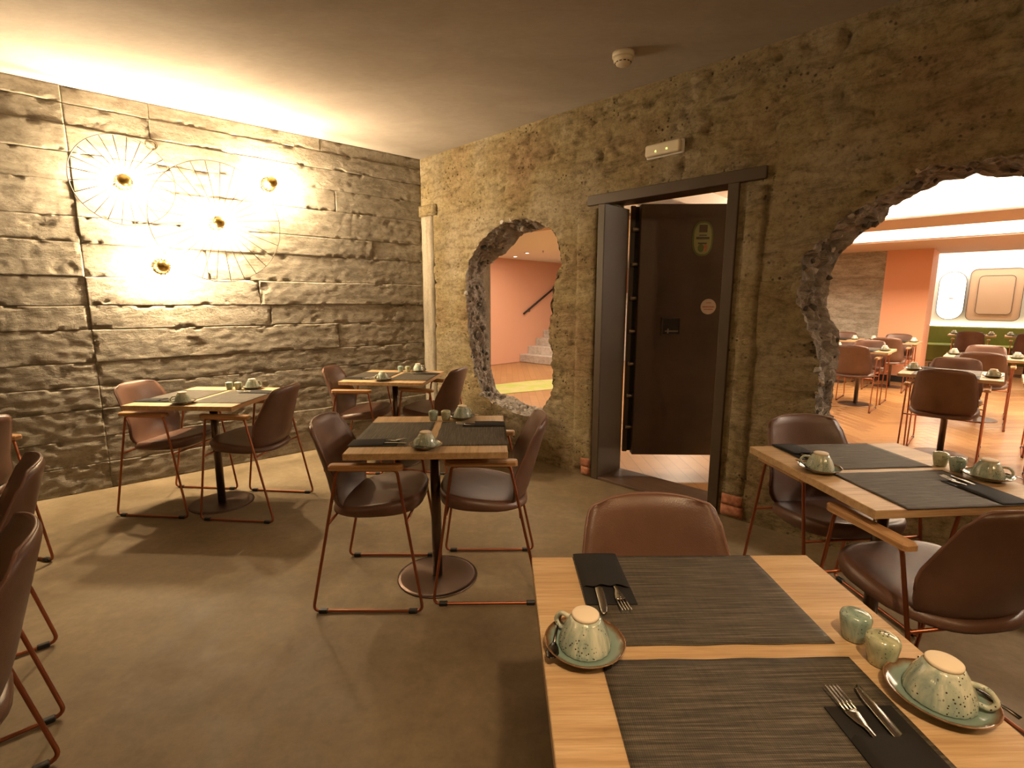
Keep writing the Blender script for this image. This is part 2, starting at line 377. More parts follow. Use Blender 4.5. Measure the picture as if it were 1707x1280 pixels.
def cyl(r, z0, z1, seg=24, name='cyl', bev=0.0):
    if bev: return lathe([(r - bev, z0), (r, z0 + bev), (r, z1 - bev), (r - bev, z1)], seg, name)
    return lathe([(r, z0), (r, z1)], seg, name)
def lerp_tab(t, tab):
    for (a, va), (b, vb) in zip(tab, tab[1:]):
        if t <= b:
            k = (t - a) / (b - a); return va + (vb - va) * k
    return tab[-1][1]
def fbm(x, y, z=0.0, o=5, h=1.0):
    return noise.fractal(Vector((x, y, z)), h, 2.1, o)

# ------------------------------------------------------------------ structure: floors and ceilings
LL, LR = 11.5, 10.5
pL = C + dL * LL; pR = C + dR * LR
YB = min(pL.y, pR.y) - 0.2
def slab(name, poly, z0, z1, m):
    V = [(x, y, z0) for x, y in poly] + [(x, y, z1) for x, y in poly]; n = len(poly)
    F = [tuple(range(n - 1, -1, -1)), tuple(range(n, 2 * n))] + [(i, (i + 1) % n, n + (i + 1) % n, n + i) for i in range(n)]
    return tag(obj(name, mesh(name, V, F), m), kind='structure')
roompoly = [(C.x, C.y), (pL.x, pL.y), (pL.x, YB), (pR.x, YB), (pR.x, pR.y)]
fl = slab('floor', roompoly, -0.15, 0.0, M['floor']); fl['label'] = 'polished grey-brown concrete floor of the dining room'
ce = slab('ceiling', roompoly, HC, HC + 0.15, M['ceiling']); ce['label'] = 'smooth dark plaster ceiling of the dining room'
wb = tag(obj('wall_back', box(pL.x - 0.2, pR.x + 0.2, YB - 0.2, YB, 0, HC), M['rough']), 'concrete wall behind the camera', kind='structure')

# ------------------------------------------------------------------ wall_left: board-marked concrete
ML = Matrix.Translation(C) @ Matrix.Rotation(AL, 4, 'Z')      # local x along wall, local +y = away from the room? (checked below)
sgn = 1 if (ML.to_3x3() @ Vector((0, 1, 0))).dot(Vector((0, 0, 0)) - C) > 0 else -1   # sgn*y points into the room
wl = obj('wall_left', box(-0.3, LL, min(-0.02 * sgn, -0.3 * sgn), max(-0.02 * sgn, -0.3 * sgn), 0, HC), M['board'])
wl.matrix_world = ML
tag(wl, 'board-marked concrete wall carrying the four lit wall lamps', kind='structure')
zs = [0.0]
while zs[-1] < HC - 0.12:
    zs.append(zs[-1] + R.choice((0.17, 0.19, 0.20, 0.21, 0.23)))
zs[-1] = HC - 0.105
zs.append(HC)
def board_mesh(s0, s1, z0, z1, off, rough, seed, dx):
    def rows(a, b, st):
        n = max(2, int((b - a - 0.02) / st))
        return [a, a + 0.003] + [a + 0.010 + (b - a - 0.02) * k / n for k in range(n + 1)] + [b - 0.003, b]
    ss, zz = rows(s0, s1, dx), rows(z0, z1, 0.0125 if dx < .02 else 0.025); nx, nz = len(ss) - 1, len(zz) - 1
    V = []; F = []
    for i, s in enumerate(ss):
        for j, z in enumerate(zz):
            e = min(z - z0, z1 - z, (s - s0), (s1 - s))
            chip = fbm(s * 9, z * 9, seed, 6)
            d = off + 0.0012 * fbm(s * 2.2, z * 26, seed + 3, 3) + (0.25 + 0.7 * rough) * 0.0065 * fbm(s * 14, z * 22, 9, 7)
            pit = fbm(s * 3.6, z * 6.0, 20, 7)
            lim = 0.66 - 0.32 * rough
            if pit > lim: d -= min(0.012, 0.003 + (pit - lim) * 0.03 * (0.4 + rough)) * (1 + 0.7 * fbm(s * 40, z * 40, 3, 2)) * (0.65 if z < 0.9 else 1)
            if e < 0.012 + 0.02 * rough and chip > 0.22: d -= min(0.012, (chip - 0.22) * 0.04)
            if i in (0, nx) or j in (0, nz): d = min(d, off) - 0.004
            z_ = z + (0.006 * noise.noise(Vector((s * 4, (z0 if j < nz / 2 else z1) * 7, 1))) if (j < 3 and z0 > 0) or (j > nz - 3 and z1 < HC) else 0)
            V.append((s, sgn * d, z_))
    w = nz + 1
    for i in range(nx):
        for j in range(nz):
            a = i * w + j; q = (a, a + w, a + w + 1, a + 1)
            F.append(q if sgn < 0 else q[::-1])
    # skirt back into the slab so that a proud board has a thickness
    b0 = len(V)
    loop = [i * w for i in range(nx + 1)] + [nx * w + j for j in range(1, nz + 1)] + [i * w + nz for i in range(nx - 1, -1, -1)] + [j for j in range(nz - 1, 0, -1)]
    for k in loop: V.append((V[k][0], -0.03 * sgn, V[k][2]))
    L = len(loop)
    for k in range(L):
        k2 = (k + 1) % L; F.append((loop[k], loop[k2], b0 + k2, b0 + k))
    return mesh('concrete_board', V, F, True)
for k in range(len(zs) - 1):
    z0, z1 = zs[k], zs[k + 1]
    cuts = [0.0, 2.70, 5.9, LL]
    cuts += {len(zs) - 2: [2.225]}.get(k, [])
    if k == len(zs) - 3: cuts += [2.23]
    else:
        if R.random() < 0.6: cuts.append(R.uniform(0.5, 2.2))
        if R.random() < 0.7: cuts.append(R.uniform(3.3, 5.2))
    cuts = sorted(set(cuts))
    for a, b in zip(cuts, cuts[1:]):
        rough = min(1.0, max(0.0, 1.0 - z0 / 1.7)) * (0.5 + 0.25 * (a > 2.6)) * (0.5 if a < 1.6 and b < 2.75 else 1)
        off = R.uniform(0.003, 0.008) + (0.006 if R.random() < 0.22 else 0)
        if k >= len(zs) - 3: off = R.uniform(0.002, 0.006) + (0.008 if a > 2.6 and k == len(zs) - 2 else 0)
        dx = 0.0125 if a < 3.8 else 0.04
        o = obj('concrete_board', board_mesh(a, b, z0, z1, off, rough, R.random() * 50, dx), M['board'], wl)

# ------------------------------------------------------------------ wall_right: rough concrete with two broken openings and a doorway
MR = Matrix.Translation(C) @ Matrix.Rotation(AR, 4, 'Z')      # local x = s, local y = n (away from the room)
TH = 0.30
hole1 = [(0.68, 1.27), (0.67, 1.50), (0.70, 1.66), (0.73, 1.75), (0.79, 1.82), (0.86, 1.88), (1.00, 1.975), (1.16, 2.04), (1.36, 2.06), (1.57, 2.01), (1.71, 1.94), (1.78, 1.87), (1.80, 1.76), (1.82, 1.66),
         (1.78, 1.57), (1.735, 1.48), (1.72, 1.29), (1.71, 1.17), (1.715, 1.04), (1.75, 0.90), (1.76, 0.75), (1.75, 0.65), (1.70, 0.55), (1.65, 0.48), (1.60, 0.42), (1.55, 0.38), (1.42, 0.37), (1.20, 0.41),
         (1.04, 0.43), (0.93, 0.48), (0.87, 0.53), (0.79, 0.68), (0.75, 0.84), (0.71, 1.05)]
hole1b = [(0.64, 1.39), (0.60, 1.60), (0.66, 1.72), (0.78, 1.775), (0.91, 1.82), (1.01, 1.89), (1.14, 1.975), (1.40, 2.01), (1.62, 2.0), (1.74, 1.9), (1.78, 1.7), (1.74, 1.45), (1.70, 1.2), (1.73, 0.9),
          (1.72, 0.65), (1.60, 0.46), (1.42, 0.39), (1.22, 0.395), (1.16, 0.41), (1.01, 0.46), (0.84, 0.465), (0.78, 0.52), (0.70, 0.73), (0.69, 0.91), (0.66, 1.15)]
rest2 = [(4.75, 2.02), (5.25, 1.97), (5.7, 1.78), (5.95, 1.35), (5.9, 0.9), (5.65, 0.6), (5.2, 0.49), (4.7, 0.47), (4.3, 0.46), (4.0, 0.49), (3.8, 0.54)]
hole2 = [(3.68, 0.76), (3.68, 0.90), (3.67, 1.03), (3.64, 1.17), (3.58, 1.27), (3.53, 1.38), (3.535, 1.49), (3.545, 1.62), (3.67, 1.75), (3.79, 1.85), (3.94, 1.94), (4.07, 2.005), (4.30, 2.00), (4.40, 2.01)] + rest2 + [(3.71, 0.63)]
hole2b = [(3.72, 0.68), (3.68, 0.72), (3.70, 0.79), (3.705, 0.93), (3.71, 1.08), (3.70, 1.21), (3.63, 1.27), (3.61, 1.38), (3.62, 1.49), (3.64, 1.61), (3.675, 1.665), (3.77, 1.76), (3.85, 1.82), (3.88, 1.89), (3.97, 1.925), (4.07, 1.98), (4.21, 1.995), (4.29, 1.96), (4.40, 1.95)] + rest2 + [(3.74, 0.6)]
DOOR = (2.20, 3.16, 2.118)
def arc_resample(poly, n, jag, seed):
    n0 = len(poly); seg = []
    for i in range(n0):
        a, b = Vector(poly[i]), Vector(poly[(i + 1) % n0]); seg.append((b - a).length)
    tot = sum(seg); out = []; i = 0; acc = 0.0
    for k in range(n):
        d = tot * k / n
        while acc + seg[i] < d: acc += seg[i]; i += 1
        t = (d - acc) / seg[i]; a, b = Vector(poly[i]), Vector(poly[(i + 1) % n0])
        p = a.lerp(b, t); t_ = (b - a).normalized(); nn = Vector((-t_.y, t_.x))
        p = p + nn * (jag * fbm(p.x * 9, p.y * 9, seed, 4) + jag * 0.5 * fbm(p.x * 34, p.y * 34, seed + 5, 2))
        out.append(p)
    return out
H1 = arc_resample(hole1, 320, 0.015, 3); H2 = arc_resample(hole2, 420, 0.018, 8)
H1b = arc_resample(hole1b, 320, 0.013, 13); H2b = arc_resample(hole2b, 420, 0.017, 18)
def align(A, B):
    """rotate ring B so that it starts next to A[0], keep the same number of points along the outline by nearest arc position"""
    k = min(range(len(B)), key=lambda i: (B[i] - A[0]).length)
    return B[k:] + B[:k]
def area2(P_): return sum(P_[i].x * P_[(i + 1) % len(P_)].y - P_[(i + 1) % len(P_)].x * P_[i].y for i in range(len(P_)))
if area2(H1) * area2(H1b) < 0: H1b = H1b[::-1]
if area2(H2) * area2(H2b) < 0: H2b = H2b[::-1]
H1b = align(H1, H1b); H2b = align(H2, H2b)
def inside(p, poly):
    c = False; n = len(poly); x, y = p
    for i in range(n):
        a, b = poly[i], poly[i - 1]
        if (a.y > y) != (b.y > y) and x < (b.x - a.x) * (y - a.y) / (b.y - a.y) + a.x: c = not c
    return c
def dist_poly(p, poly): return min((p - q).length for q in poly)
DP = [Vector((DOOR[0], 0)), Vector((DOOR[0], DOOR[2])), Vector((DOOR[1], DOOR[2])), Vector((DOOR[1], 0))]
def disp(s, z, dh):
    """relief of the rough face; negative = towards the room"""
    d = 0.006 * fbm(s * 2.0, z * 2.0, 1, 5)
    band = min(1.0, max(0.0, (z - 2.05) / 0.3)) * min(1, max(0, (s - 0.35) / 0.4))
    blotch = fbm(s * 1.6, z * 2.6, 30, 4)
    if blotch > 0.1: band = max(band * 0.7, min(1.0, (blotch - 0.1) * 3)) if z > 1.0 else band
    near = max(0.0, 1 - dh / 0.22)
    r = max(0.30, band, near)
    f = fbm(s * 13, z * 17, 4, 6)
    d += r * 0.015 * f + (r * 0.045 * max(0, f - 0.25))
    # shallow board marks
    d += 0.003 * (abs(((z + 0.01 * noise.noise(Vector((s * 2, z, 0)))) / 0.24) % 1.0 - 0.5) < 0.04)
    d += near * near * 0.02 * (0.6 + fbm(s * 6, z * 6, 9, 3))
    edge = min(abs(z - 0), abs(HC - z), s + 0.02, 1e9)
    dd = 1e9
    if DOOR[0] - 0.2 < s < DOOR[1] + 0.2 and z < DOOR[2] + 0.2:
        dd = min(max(DOOR[0] - s, 0) if s < DOOR[0] else (max(s - DOOR[1], 0) if s > DOOR[1] else max(z - DOOR[2], 0)), 0.2)
    k = min(1.0, edge / 0.05, dd / 0.05)
    return d * max(0.0, k)
pts = []; edges = []
def add_loop(L):
    b = len(pts); pts.extend(L); n = len(L); edges.extend([(b + i, b + (i + 1) % n) for i in range(n)])
outer = [Vector((0, 0)), Vector((DOOR[0], 0)), Vector((DOOR[0], DOOR[2])), Vector((DOOR[1], DOOR[2])), Vector((DOOR[1], 0)), Vector((LR, 0)), Vector((LR, HC)), Vector((0, HC))]
o2 = []
for i in range(len(outer)):
    a, b = outer[i], outer[(i + 1) % len(outer)]; k = max(1, int((b - a).length / 0.08))
    o2 += [a.lerp(b, j / k) for j in range(k)]
add_loop(o2); add_loop(H1); add_loop(H2)
stp = 0.02
rj = random.Random(3)
s = 0.02
while s < LR - 0.05:
    st = stp if s < 4.8 else 0.14
    z = 0.02
    while z < HC - 0.01:
        p = Vector((s + rj.uniform(-.35, .35) * st, z + rj.uniform(-.35, .35) * st))
        if 0.01 < p.x and 0.01 < p.y < HC - 0.01: pts.append(p)
        z += st
    s += st
keep = []
base_n = len(o2) + len(H1) + len(H2)
for i, p in enumerate(pts):
    if i >= base_n:
        if (0.5 < p.x < 2 and 0.3 < p.y < 2.2 and inside(p, H1)) or (3.4 < p.x < 6.1 and 0.3 < p.y < 2.2 and inside(p, H2)) or (DOOR[0] - .01 < p.x < DOOR[1] + .01 and p.y < DOOR[2] + .01): continue
    keep.append(p)
vo, eo, fo, _, _, _ = delaunay_2d_cdt(keep, edges, [], 0, 1e-5)
V = []; dcache = []
for p in vo:
    near_h = 9.0
    if 0.4 < p.x < 2.1 and p.y < 2.35: near_h = dist_poly(p, H1[::3])
    elif 3.2 < p.x < 5.0 and p.y < 2.35: near_h = dist_poly(p, H2[::3])
    V.append((p.x, disp(p.x, p.y, near_h), p.y))
F = []
for f in fo:
    c = Vector((0, 0))
    for i in f: c += vo[i]
    c /= len(f)
    if (0.5 < c.x < 2 and 0.3 < c.y < 2.2 and inside(c, H1)) or (3.4 < c.x < 6.1 and 0.3 < c.y < 2.2 and inside(c, H2)) or (DOOR[0] < c.x < DOOR[1] and c.y < DOOR[2]): continue
    F.append(tuple(f))
nf_front = len(F)
# rims: rings from the front outline to the back outline, torn by noise
rim_faces = []; rim_pts = []
for HF, HB, sd in ((H1, H1b, 1), (H2, H2b, 2)):
    n = len(HF); rings = 18; b0 = len(V)
    cx = sum((p.x for p in HF)) / n; cz = sum((p.y for p in HF)) / n
    for r in range(rings + 1):
        t = r / rings
        for i in range(n):
            p = HF[i].lerp(HB[i], t); y = TH * t
            if r == 0: y = disp(HF[i].x, HF[i].y, 0.0)
            q = Vector((p.x, y, p.y))
            if 0 < r < rings:
                out = Vector((p.x - cx, 0, (p.y - cz))).normalized()
                a = fbm(p.x * 11, y * 11, p.y * 11 + sd, 5)
                b_ = fbm(p.x * 30 + 7, y * 30, p.y * 30, 3)
                q += out * (0.02 + 0.036 * a + 0.018 * b_) * min(1, 4 * t, 4 * (1 - t)) + Vector((0, 0.014 * b_, 0))
                rim_pts.append((q, out))
            V.append(tuple(q))
    for r in range(rings):
        for i in range(n):
            j = (i + 1) % n
            rim_faces.append((b0 + r * n + i, b0 + r * n + j, b0 + (r + 1) * n + j, b0 + (r + 1) * n + i))
F += rim_faces
nf_rim = len(F)
# back face, ends and door reveal
kb = []; eb = []
def add_b(L):
    b = len(kb); kb.extend(L); n = len(L); eb.extend([(b + i, b + (i + 1) % n) for i in range(n)])
add_b(outer); add_b(H1b); add_b(H2b)
vb, _, fb, _, _, _ = delaunay_2d_cdt(kb, eb, [], 0, 1e-5)
b0 = len(V); V += [(p.x, TH, p.y) for p in vb]
for f in fb:
    c = Vector((0, 0))
    for i in f: c += vb[i]
    c /= len(f)
    if inside(c, H1b) or inside(c, H2b) or (DOOR[0] < c.x < DOOR[1] and c.y < DOOR[2]): continue
    F.append(tuple(b0 + i for i in f))
for a, b in zip(outer, outer[1:] + outer[:1]):
    k = len(V); V += [(a.x, 0, a.y), (b.x, 0, b.y), (b.x, TH, b.y), (a.x, TH, a.y)]; F.append((k, k + 1, k + 2, k + 3))
me = mesh('wall_right', V, F)
for m_ in (M['rough'], M['rubble']): me.materials.append(m_)
me.polygons.foreach_set('material_index', [1 if nf_front <= i < nf_rim else 0 for i in range(len(F))])
me.polygons.foreach_set('use_smooth', [i < nf_front for i in range(len(F))])
wr = bpy.data.objects.new('wall_right', me); COL.objects.link(wr); wr.matrix_world = MR
tag(wr, 'rough brown concrete wall with two broken openings and a steel door', kind='structure')
# stones of the broken edge, each a piece of the wall
smeshes = []
for q in range(5):
    bm = bmesh.new(); bmesh.ops.create_icosphere(bm, subdivisions=1, radius=1.0)
    for v in bm.verts: v.co *= R.uniform(0.62, 1.2)
    me = bpy.data.meshes.new('stone'); bm.to_mesh(me); bm.free()
    mm = (M['stone_dark'], M['stone_grey'], M['stone_tan'], M['stone_grey'], M['stone_dark'])[q]
    me.materials.append(mm); smeshes.append(me)
R.shuffle(rim_pts)
cnt = 0
for q, out in rim_pts:
    if cnt >= 285: break
    vis = (q.x < 1.35 and q.z < 2.2) or (3.3 < q.x < 4.6)
    if not vis: continue
    o = bpy.data.objects.new('stone', smeshes[R.randrange(5)]); COL.objects.link(o); o.parent = wr
    r = R.choice((0.009, 0.012, 0.015, 0.018, 0.024, 0.032))
    o.location = q + out * (r * 0.15); o.scale = (r * R.uniform(.8, 1.2), r, r * R.uniform(.7, 1.1)); o.rotation_euler = (R.uniform(0, 6), R.uniform(0, 6), R.uniform(0, 6))
    cnt += 1
# pilaster in the corner, a beam end over it, board strips beside the door, loose bricks by the jambs
def relief(s0, s1, z0, z1, y, amp, seed, name, m_):
    nx, nz = max(3, int((s1 - s0) / 0.03)), max(3, int((z1 - z0) / 0.03)); V = []; F = []; w = nz + 1
    for i in range(nx + 1):
        for j in range(nz + 1):
            s = s0 + (s1 - s0) * i / nx; z = z0 + (z1 - z0) * j / nz
            e = i in (0, nx) or j in (0, nz)
            V.append((s + (0.006 * fbm(z * 6, s, seed) if i in (0, nx) else 0), -y + amp * fbm(s * 14, z * 4, seed, 5) + (0.004 if e else 0), z))
    for i in range(nx):
        for j in range(nz):
            a = i * w + j; F.append((a, a + w, a + w + 1, a + 1))
    loop = [i * w for i in range(nx + 1)] + [nx * w + j for j in range(1, nz + 1)] + [i * w + nz for i in range(nx - 1, -1, -1)] + [j for j in range(nz - 1, 0, -1)]
    b = len(V); V += [(V[k][0], 0.03, V[k][2]) for k in loop]; L = len(loop)
    for k in range(L): F.append((loop[k], b + k, b + (k + 1) % L, loop[(k + 1) % L]))
    return obj(name, mesh(name, V, F, True), m_, wr)
relief(0.035, 0.20, 0.0, 2.21, 0.030, 0.004, 3, 'pilaster', M['pale'])['label'] = 'pale vertical concrete strip in the room corner'
relief(0.015, 0.26, 2.215, 2.315, 0.045, 0.006, 5, 'beam_end', M['rough'])
relief(2.00, 2.175, 0.05, 2.04, 0.016, 0.005, 7, 'concrete_board', M['rough'])
relief(3.22, 3.33, 0.16, 2.03, 0.010, 0.005, 11, 'concrete_board', M['rough'])
for s0, s1, z0, z1 in ((2.085, 2.165, 0.012, 0.075), (2.08, 2.165, 0.08, 0.145), (3.205, 3.34, 0.02, 0.085), (3.205, 3.33, 0.09, 0.155)):
    relief(s0, s1, z0, z1, 0.022, 0.004, s0, 'brick', M['brick'])

# ------------------------------------------------------------------ door frame and door
fr = empty('trim_1'); fr.matrix_world = MR
tag(fr, 'dark steel door frame with a wide lintel and wooden threshold', kind='structure')
obj('jamb', boxes([(2.185, 2.245, -0.02, TH + 0.01, 0, 2.066)], 0.004), M['frame'], fr)
obj('jamb', boxes([(3.112, 3.178, -0.02, TH + 0.01, 0, 2.066)], 0.004), M['frame'], fr)
obj('lintel', boxes([(2.09, 3.325, -0.022, 0.025, 2.064, 2.135), (2.2, 3.16, 0.025, TH + 0.01, 2.095, 2.119)], 0.003), M['frame'], fr)
obj('threshold', box(2.245, 3.112, -0.015, TH, 0.0, 0.022, 0.004), M['darkwood'], fr)
hx, hy = P(2.262, 0.325).x, P(2.262, 0.325).y
dr = empty('door_1', (hx, hy, 0), math.radians(-1.0))
tag(dr, 'heavy brown steel door standing ajar in the dark frame', kind='structure')
obj('back_plate', box(0.02, 0.93, 0.055, 0.10, 0.15, 2.095, 0.004), M['black'], dr)
obj('flange', box(-0.002, 0.035, 0.045, 0.07, 0.145, 2.10, 0.003), M['frame'], dr)
fp = obj('front_plate', box(0.06, 0.93, -0.03, 0.055, 0.14, 2.10, 0.006), M['door'], dr)
for z in (0.36, 0.62, 0.88, 1.14, 1.40, 1.66, 1.92):
    b = obj('bolt', cyl(0.017, 0, 0.05, 16, 'bolt', 0.004), M['boltm'], dr, (0.063, 0.022, z), (0, -PI / 2, 0))
for z in (1.23, 0.95):
    pass
hd = obj('handle', tube(fillet([(0.80, -0.03, 1.02), (0.80, -0.075, 1.02), (0.80, -0.075, 1.25), (0.80, -0.03, 1.25)], 0.02), 0.011, name='handle'), M['black'], dr)
kb_ = obj('lock_box', boxes([(0.255, 0.395, -0.034, -0.028, 1.115, 1.245), ], 0.001), M['black'], dr)
kb_['label'] = 'square black lock recess'
obj('lock_rim', boxes([(0.25, 0.40, -0.042, -0.03, 1.240, 1.250), (0.25, 0.40, -0.042, -0.03, 1.110, 1.120), (0.25, 0.26, -0.042, -0.03, 1.11, 1.25), (0.39, 0.40, -0.042, -0.03, 1.11, 1.25)]), M['frame'], kb_)
obj('lock_bar', boxes([(0.28, 0.38, -0.04, -0.033, 1.140, 1.150), (0.295, 0.305, -0.045, -0.033, 1.128, 1.165)]), M['boltm'], kb_)
def oval_mesh(a, b, t, p=2.5, seg=40, name='oval'):
    V = []
    for k in range(seg):
        th = 2 * PI * k / seg; c, s_ = math.cos(th), math.sin(th)
        V.append((a * math.copysign(abs(c) ** (2 / p), c), 0, b * math.copysign(abs(s_) ** (2 / p), s_)))
    n = len(V); V += [(x, -t, z) for x, _, z in V]
    F = [tuple(range(n)), tuple(range(2 * n - 1, n - 1, -1))] + [(i, n + i, n + (i + 1) % n, (i + 1) % n) for i in range(n)]
    return mesh(name, V, F)
sg = obj('door_sign', oval_mesh(0.078, 0.128, 0.004, 2.6), M['green'], None)
sg.location = dr.matrix_world @ Vector((0, 0, 0)); 
bpy.context.view_layer.update()
sg.matrix_world = dr.matrix_world @ Matrix.Translation((0.53, -0.0305, 1.845))
tag(sg, 'small oval green sign stuck high on the brown steel door', 'sign')
obj('sign_face', oval_mesh(0.066, 0.115, 0.002, 2.6), M['green2'], sg, (0, -0.004, 0))
obj('printed_block', box(-0.030, 0.030, -0.009, -0.006, 0.045, 0.100), M['signbrown'], sg)
obj('text_bars', boxes([(-0.028, 0.028, -0.009, -0.006, 0.020, 0.028), (-0.050, 0.048, -0.009, -0.006, -0.005, 0.012), (-0.034, 0.030, -0.009, -0.006, -0.040, -0.030)]), M['line'], sg)
obj('leaf_print', oval_mesh(0.022, 0.030, 0.002, 2), M['green'], sg, (-0.012, -0.006, -0.07))
obj('leaf_print', oval_mesh(0.014, 0.026, 0.002, 2), M['brick'], sg, (0.022, -0.006, -0.068))
rs = obj('round_sticker', oval_mesh(0.059, 0.059, 0.003, 2), M['silver']); rs.matrix_world = dr.matrix_world @ Matrix.Translation((0.605, -0.0305, 1.335))
tag(rs, 'round pale silver sticker on the door below the green oval sign', 'sticker')
obj('text_bars', boxes([(-0.045, 0.045, -0.0045, -0.003, -0.006, 0.002), (-0.035, 0.035, -0.0045, -0.003, -0.024, -0.018), (-0.02, 0.02, -0.0045, -0.003, 0.026, 0.031)]), M['brick'], rs)

# emergency light over the door, smoke detector on the ceiling
em = empty('emergency_light'); em.matrix_world = MR @ Matrix.Translation((2.69, -0.012, 2.34))
tag(em, 'white emergency light box fixed to the wall above the door', 'emergency light')
obj('housing', box(-0.13, 0.13, -0.012, 0.012, -0.043, 0.043, 0.008), M['white'], em)
obj('diffuser', box(-0.122, 0.122, -0.05, -0.008, -0.037, 0.037, 0.014, 3), M['ivory'], em)
obj('indicator', boxes([(-0.047, -0.037, -0.053, -0.048, -0.017, -0.007)]), M['led'], em)
obj('indicator', boxes([(0.030, 0.040, -0.053, -0.048, -0.014, -0.004)]), M['led'], em)
sd = empty('smoke_detector', (0.635, 3.142, HC))
tag(sd, 'round ivory smoke detector on the dark ceiling', 'smoke detector')
obj('base', lathe([(0.062, 0), (0.062, -0.022), (0.056, -0.026)], 32), M['ivory'], sd)
obj('chamber', lathe([(0.056, -0.024), (0.054, -0.044), (0.046, -0.050), (0.040, -0.060), (0.030, -0.066), (0.0, -0.068)], 32), M['ivory'], sd)
for k in range(12):
    a = 2 * PI * k / 12
    obj('vent', box(-0.007, 0.007, -0.002, 0.002, -0.0025, 0.0025), M['line'], sd, (0.0445 * math.cos(a), 0.0445 * math.sin(a), -0.053), (0.6, 0, a + PI / 2))
# old round outlet in the left wall above the lamps
oh = empty('blanked_outlet'); oh.matrix_world = ML @ Matrix.Translation((2.232, 0.012 * sgn, 2.49))
tag(oh, 'small round blanked outlet in the left wall just above the lamps', 'wall outlet')
obj('ring', tube([(0.035 * math.cos(t * PI / 12), 0, 0.035 * math.sin(t * PI / 12)) for t in range(24)], 0.004, True), M['wire'], oh)
obj('cover', lathe([(0.034, -0.006), (0.032, 0.002), (0.0, 0.003)], 24), M['board'], oh, (0, 0, 0), (-PI / 2 * sgn, 0, 0))

# ------------------------------------------------------------------ wall lamps
def sconce(s, z, r, nsp, label, e, gp=0.0):
    t = empty('wall_lamp'); t.matrix_world = ML @ Matrix.Translation((s, 0, z)) @ Matrix.Rotation(-PI / 2 * sgn, 4, 'X')   # local +z into the room
    tag(t, label, 'wall lamp', 'brass wire wall lamps')
    obj('wall_plate', lathe([(0.05, 0.0), (0.05, 0.022), (0.045, 0.026)], 24), M['brass'], t)
    obj('stem', cyl(0.008, 0.02, 0.125, 10), M['brass'], t)
    b = obj('bulb', lathe([(0.010, 0.045), (0.024, 0.052), (0.030, 0.066), (0.024, 0.082), (0.010, 0.09)], 20), M['bulb'], t)
    obj('cap', lathe([(0.0, 0.155), (0.020, 0.151), (0.036, 0.138), (0.042, 0.120), (0.040, 0.112), (0.02, 0.110), (0.0, 0.110)], 24), M['brass'], t)
    for k in range(nsp):
        a = 2 * PI * k / nsp + 0.12
        obj('spoke', tube([(0.036 * math.cos(a), 0.036 * math.sin(a), 0.118), (0.5 * r * math.cos(a), 0.5 * r * math.sin(a), 0.125), (r * math.cos(a), r * math.sin(a), 0.10)], 0.0026, False, 5), M['wire'], t)
    obj('rim', tube([(r * math.cos(k * PI / 36), r * math.sin(k * PI / 36), 0.10) for k in range(72)], 0.0032, True, 6), M['wire'], t)
sconce(2.42, 2.20, 0.30, 24, 'lit brass lamp with a wire wheel, topmost at the left of the four', 1)
sconce(1.86, 1.975, 0.45, 28, 'lit brass lamp with the largest wire wheel, in the middle of the four', 1)
sconce(1.449, 2.33, 0.10, 16, 'lit small brass lamp with a short wire collar nearest the ceiling and corner', 1)
sconce(2.25, 1.627, 0.10, 16, 'lit small brass lamp with a short wire collar, lowest of the four', 1)

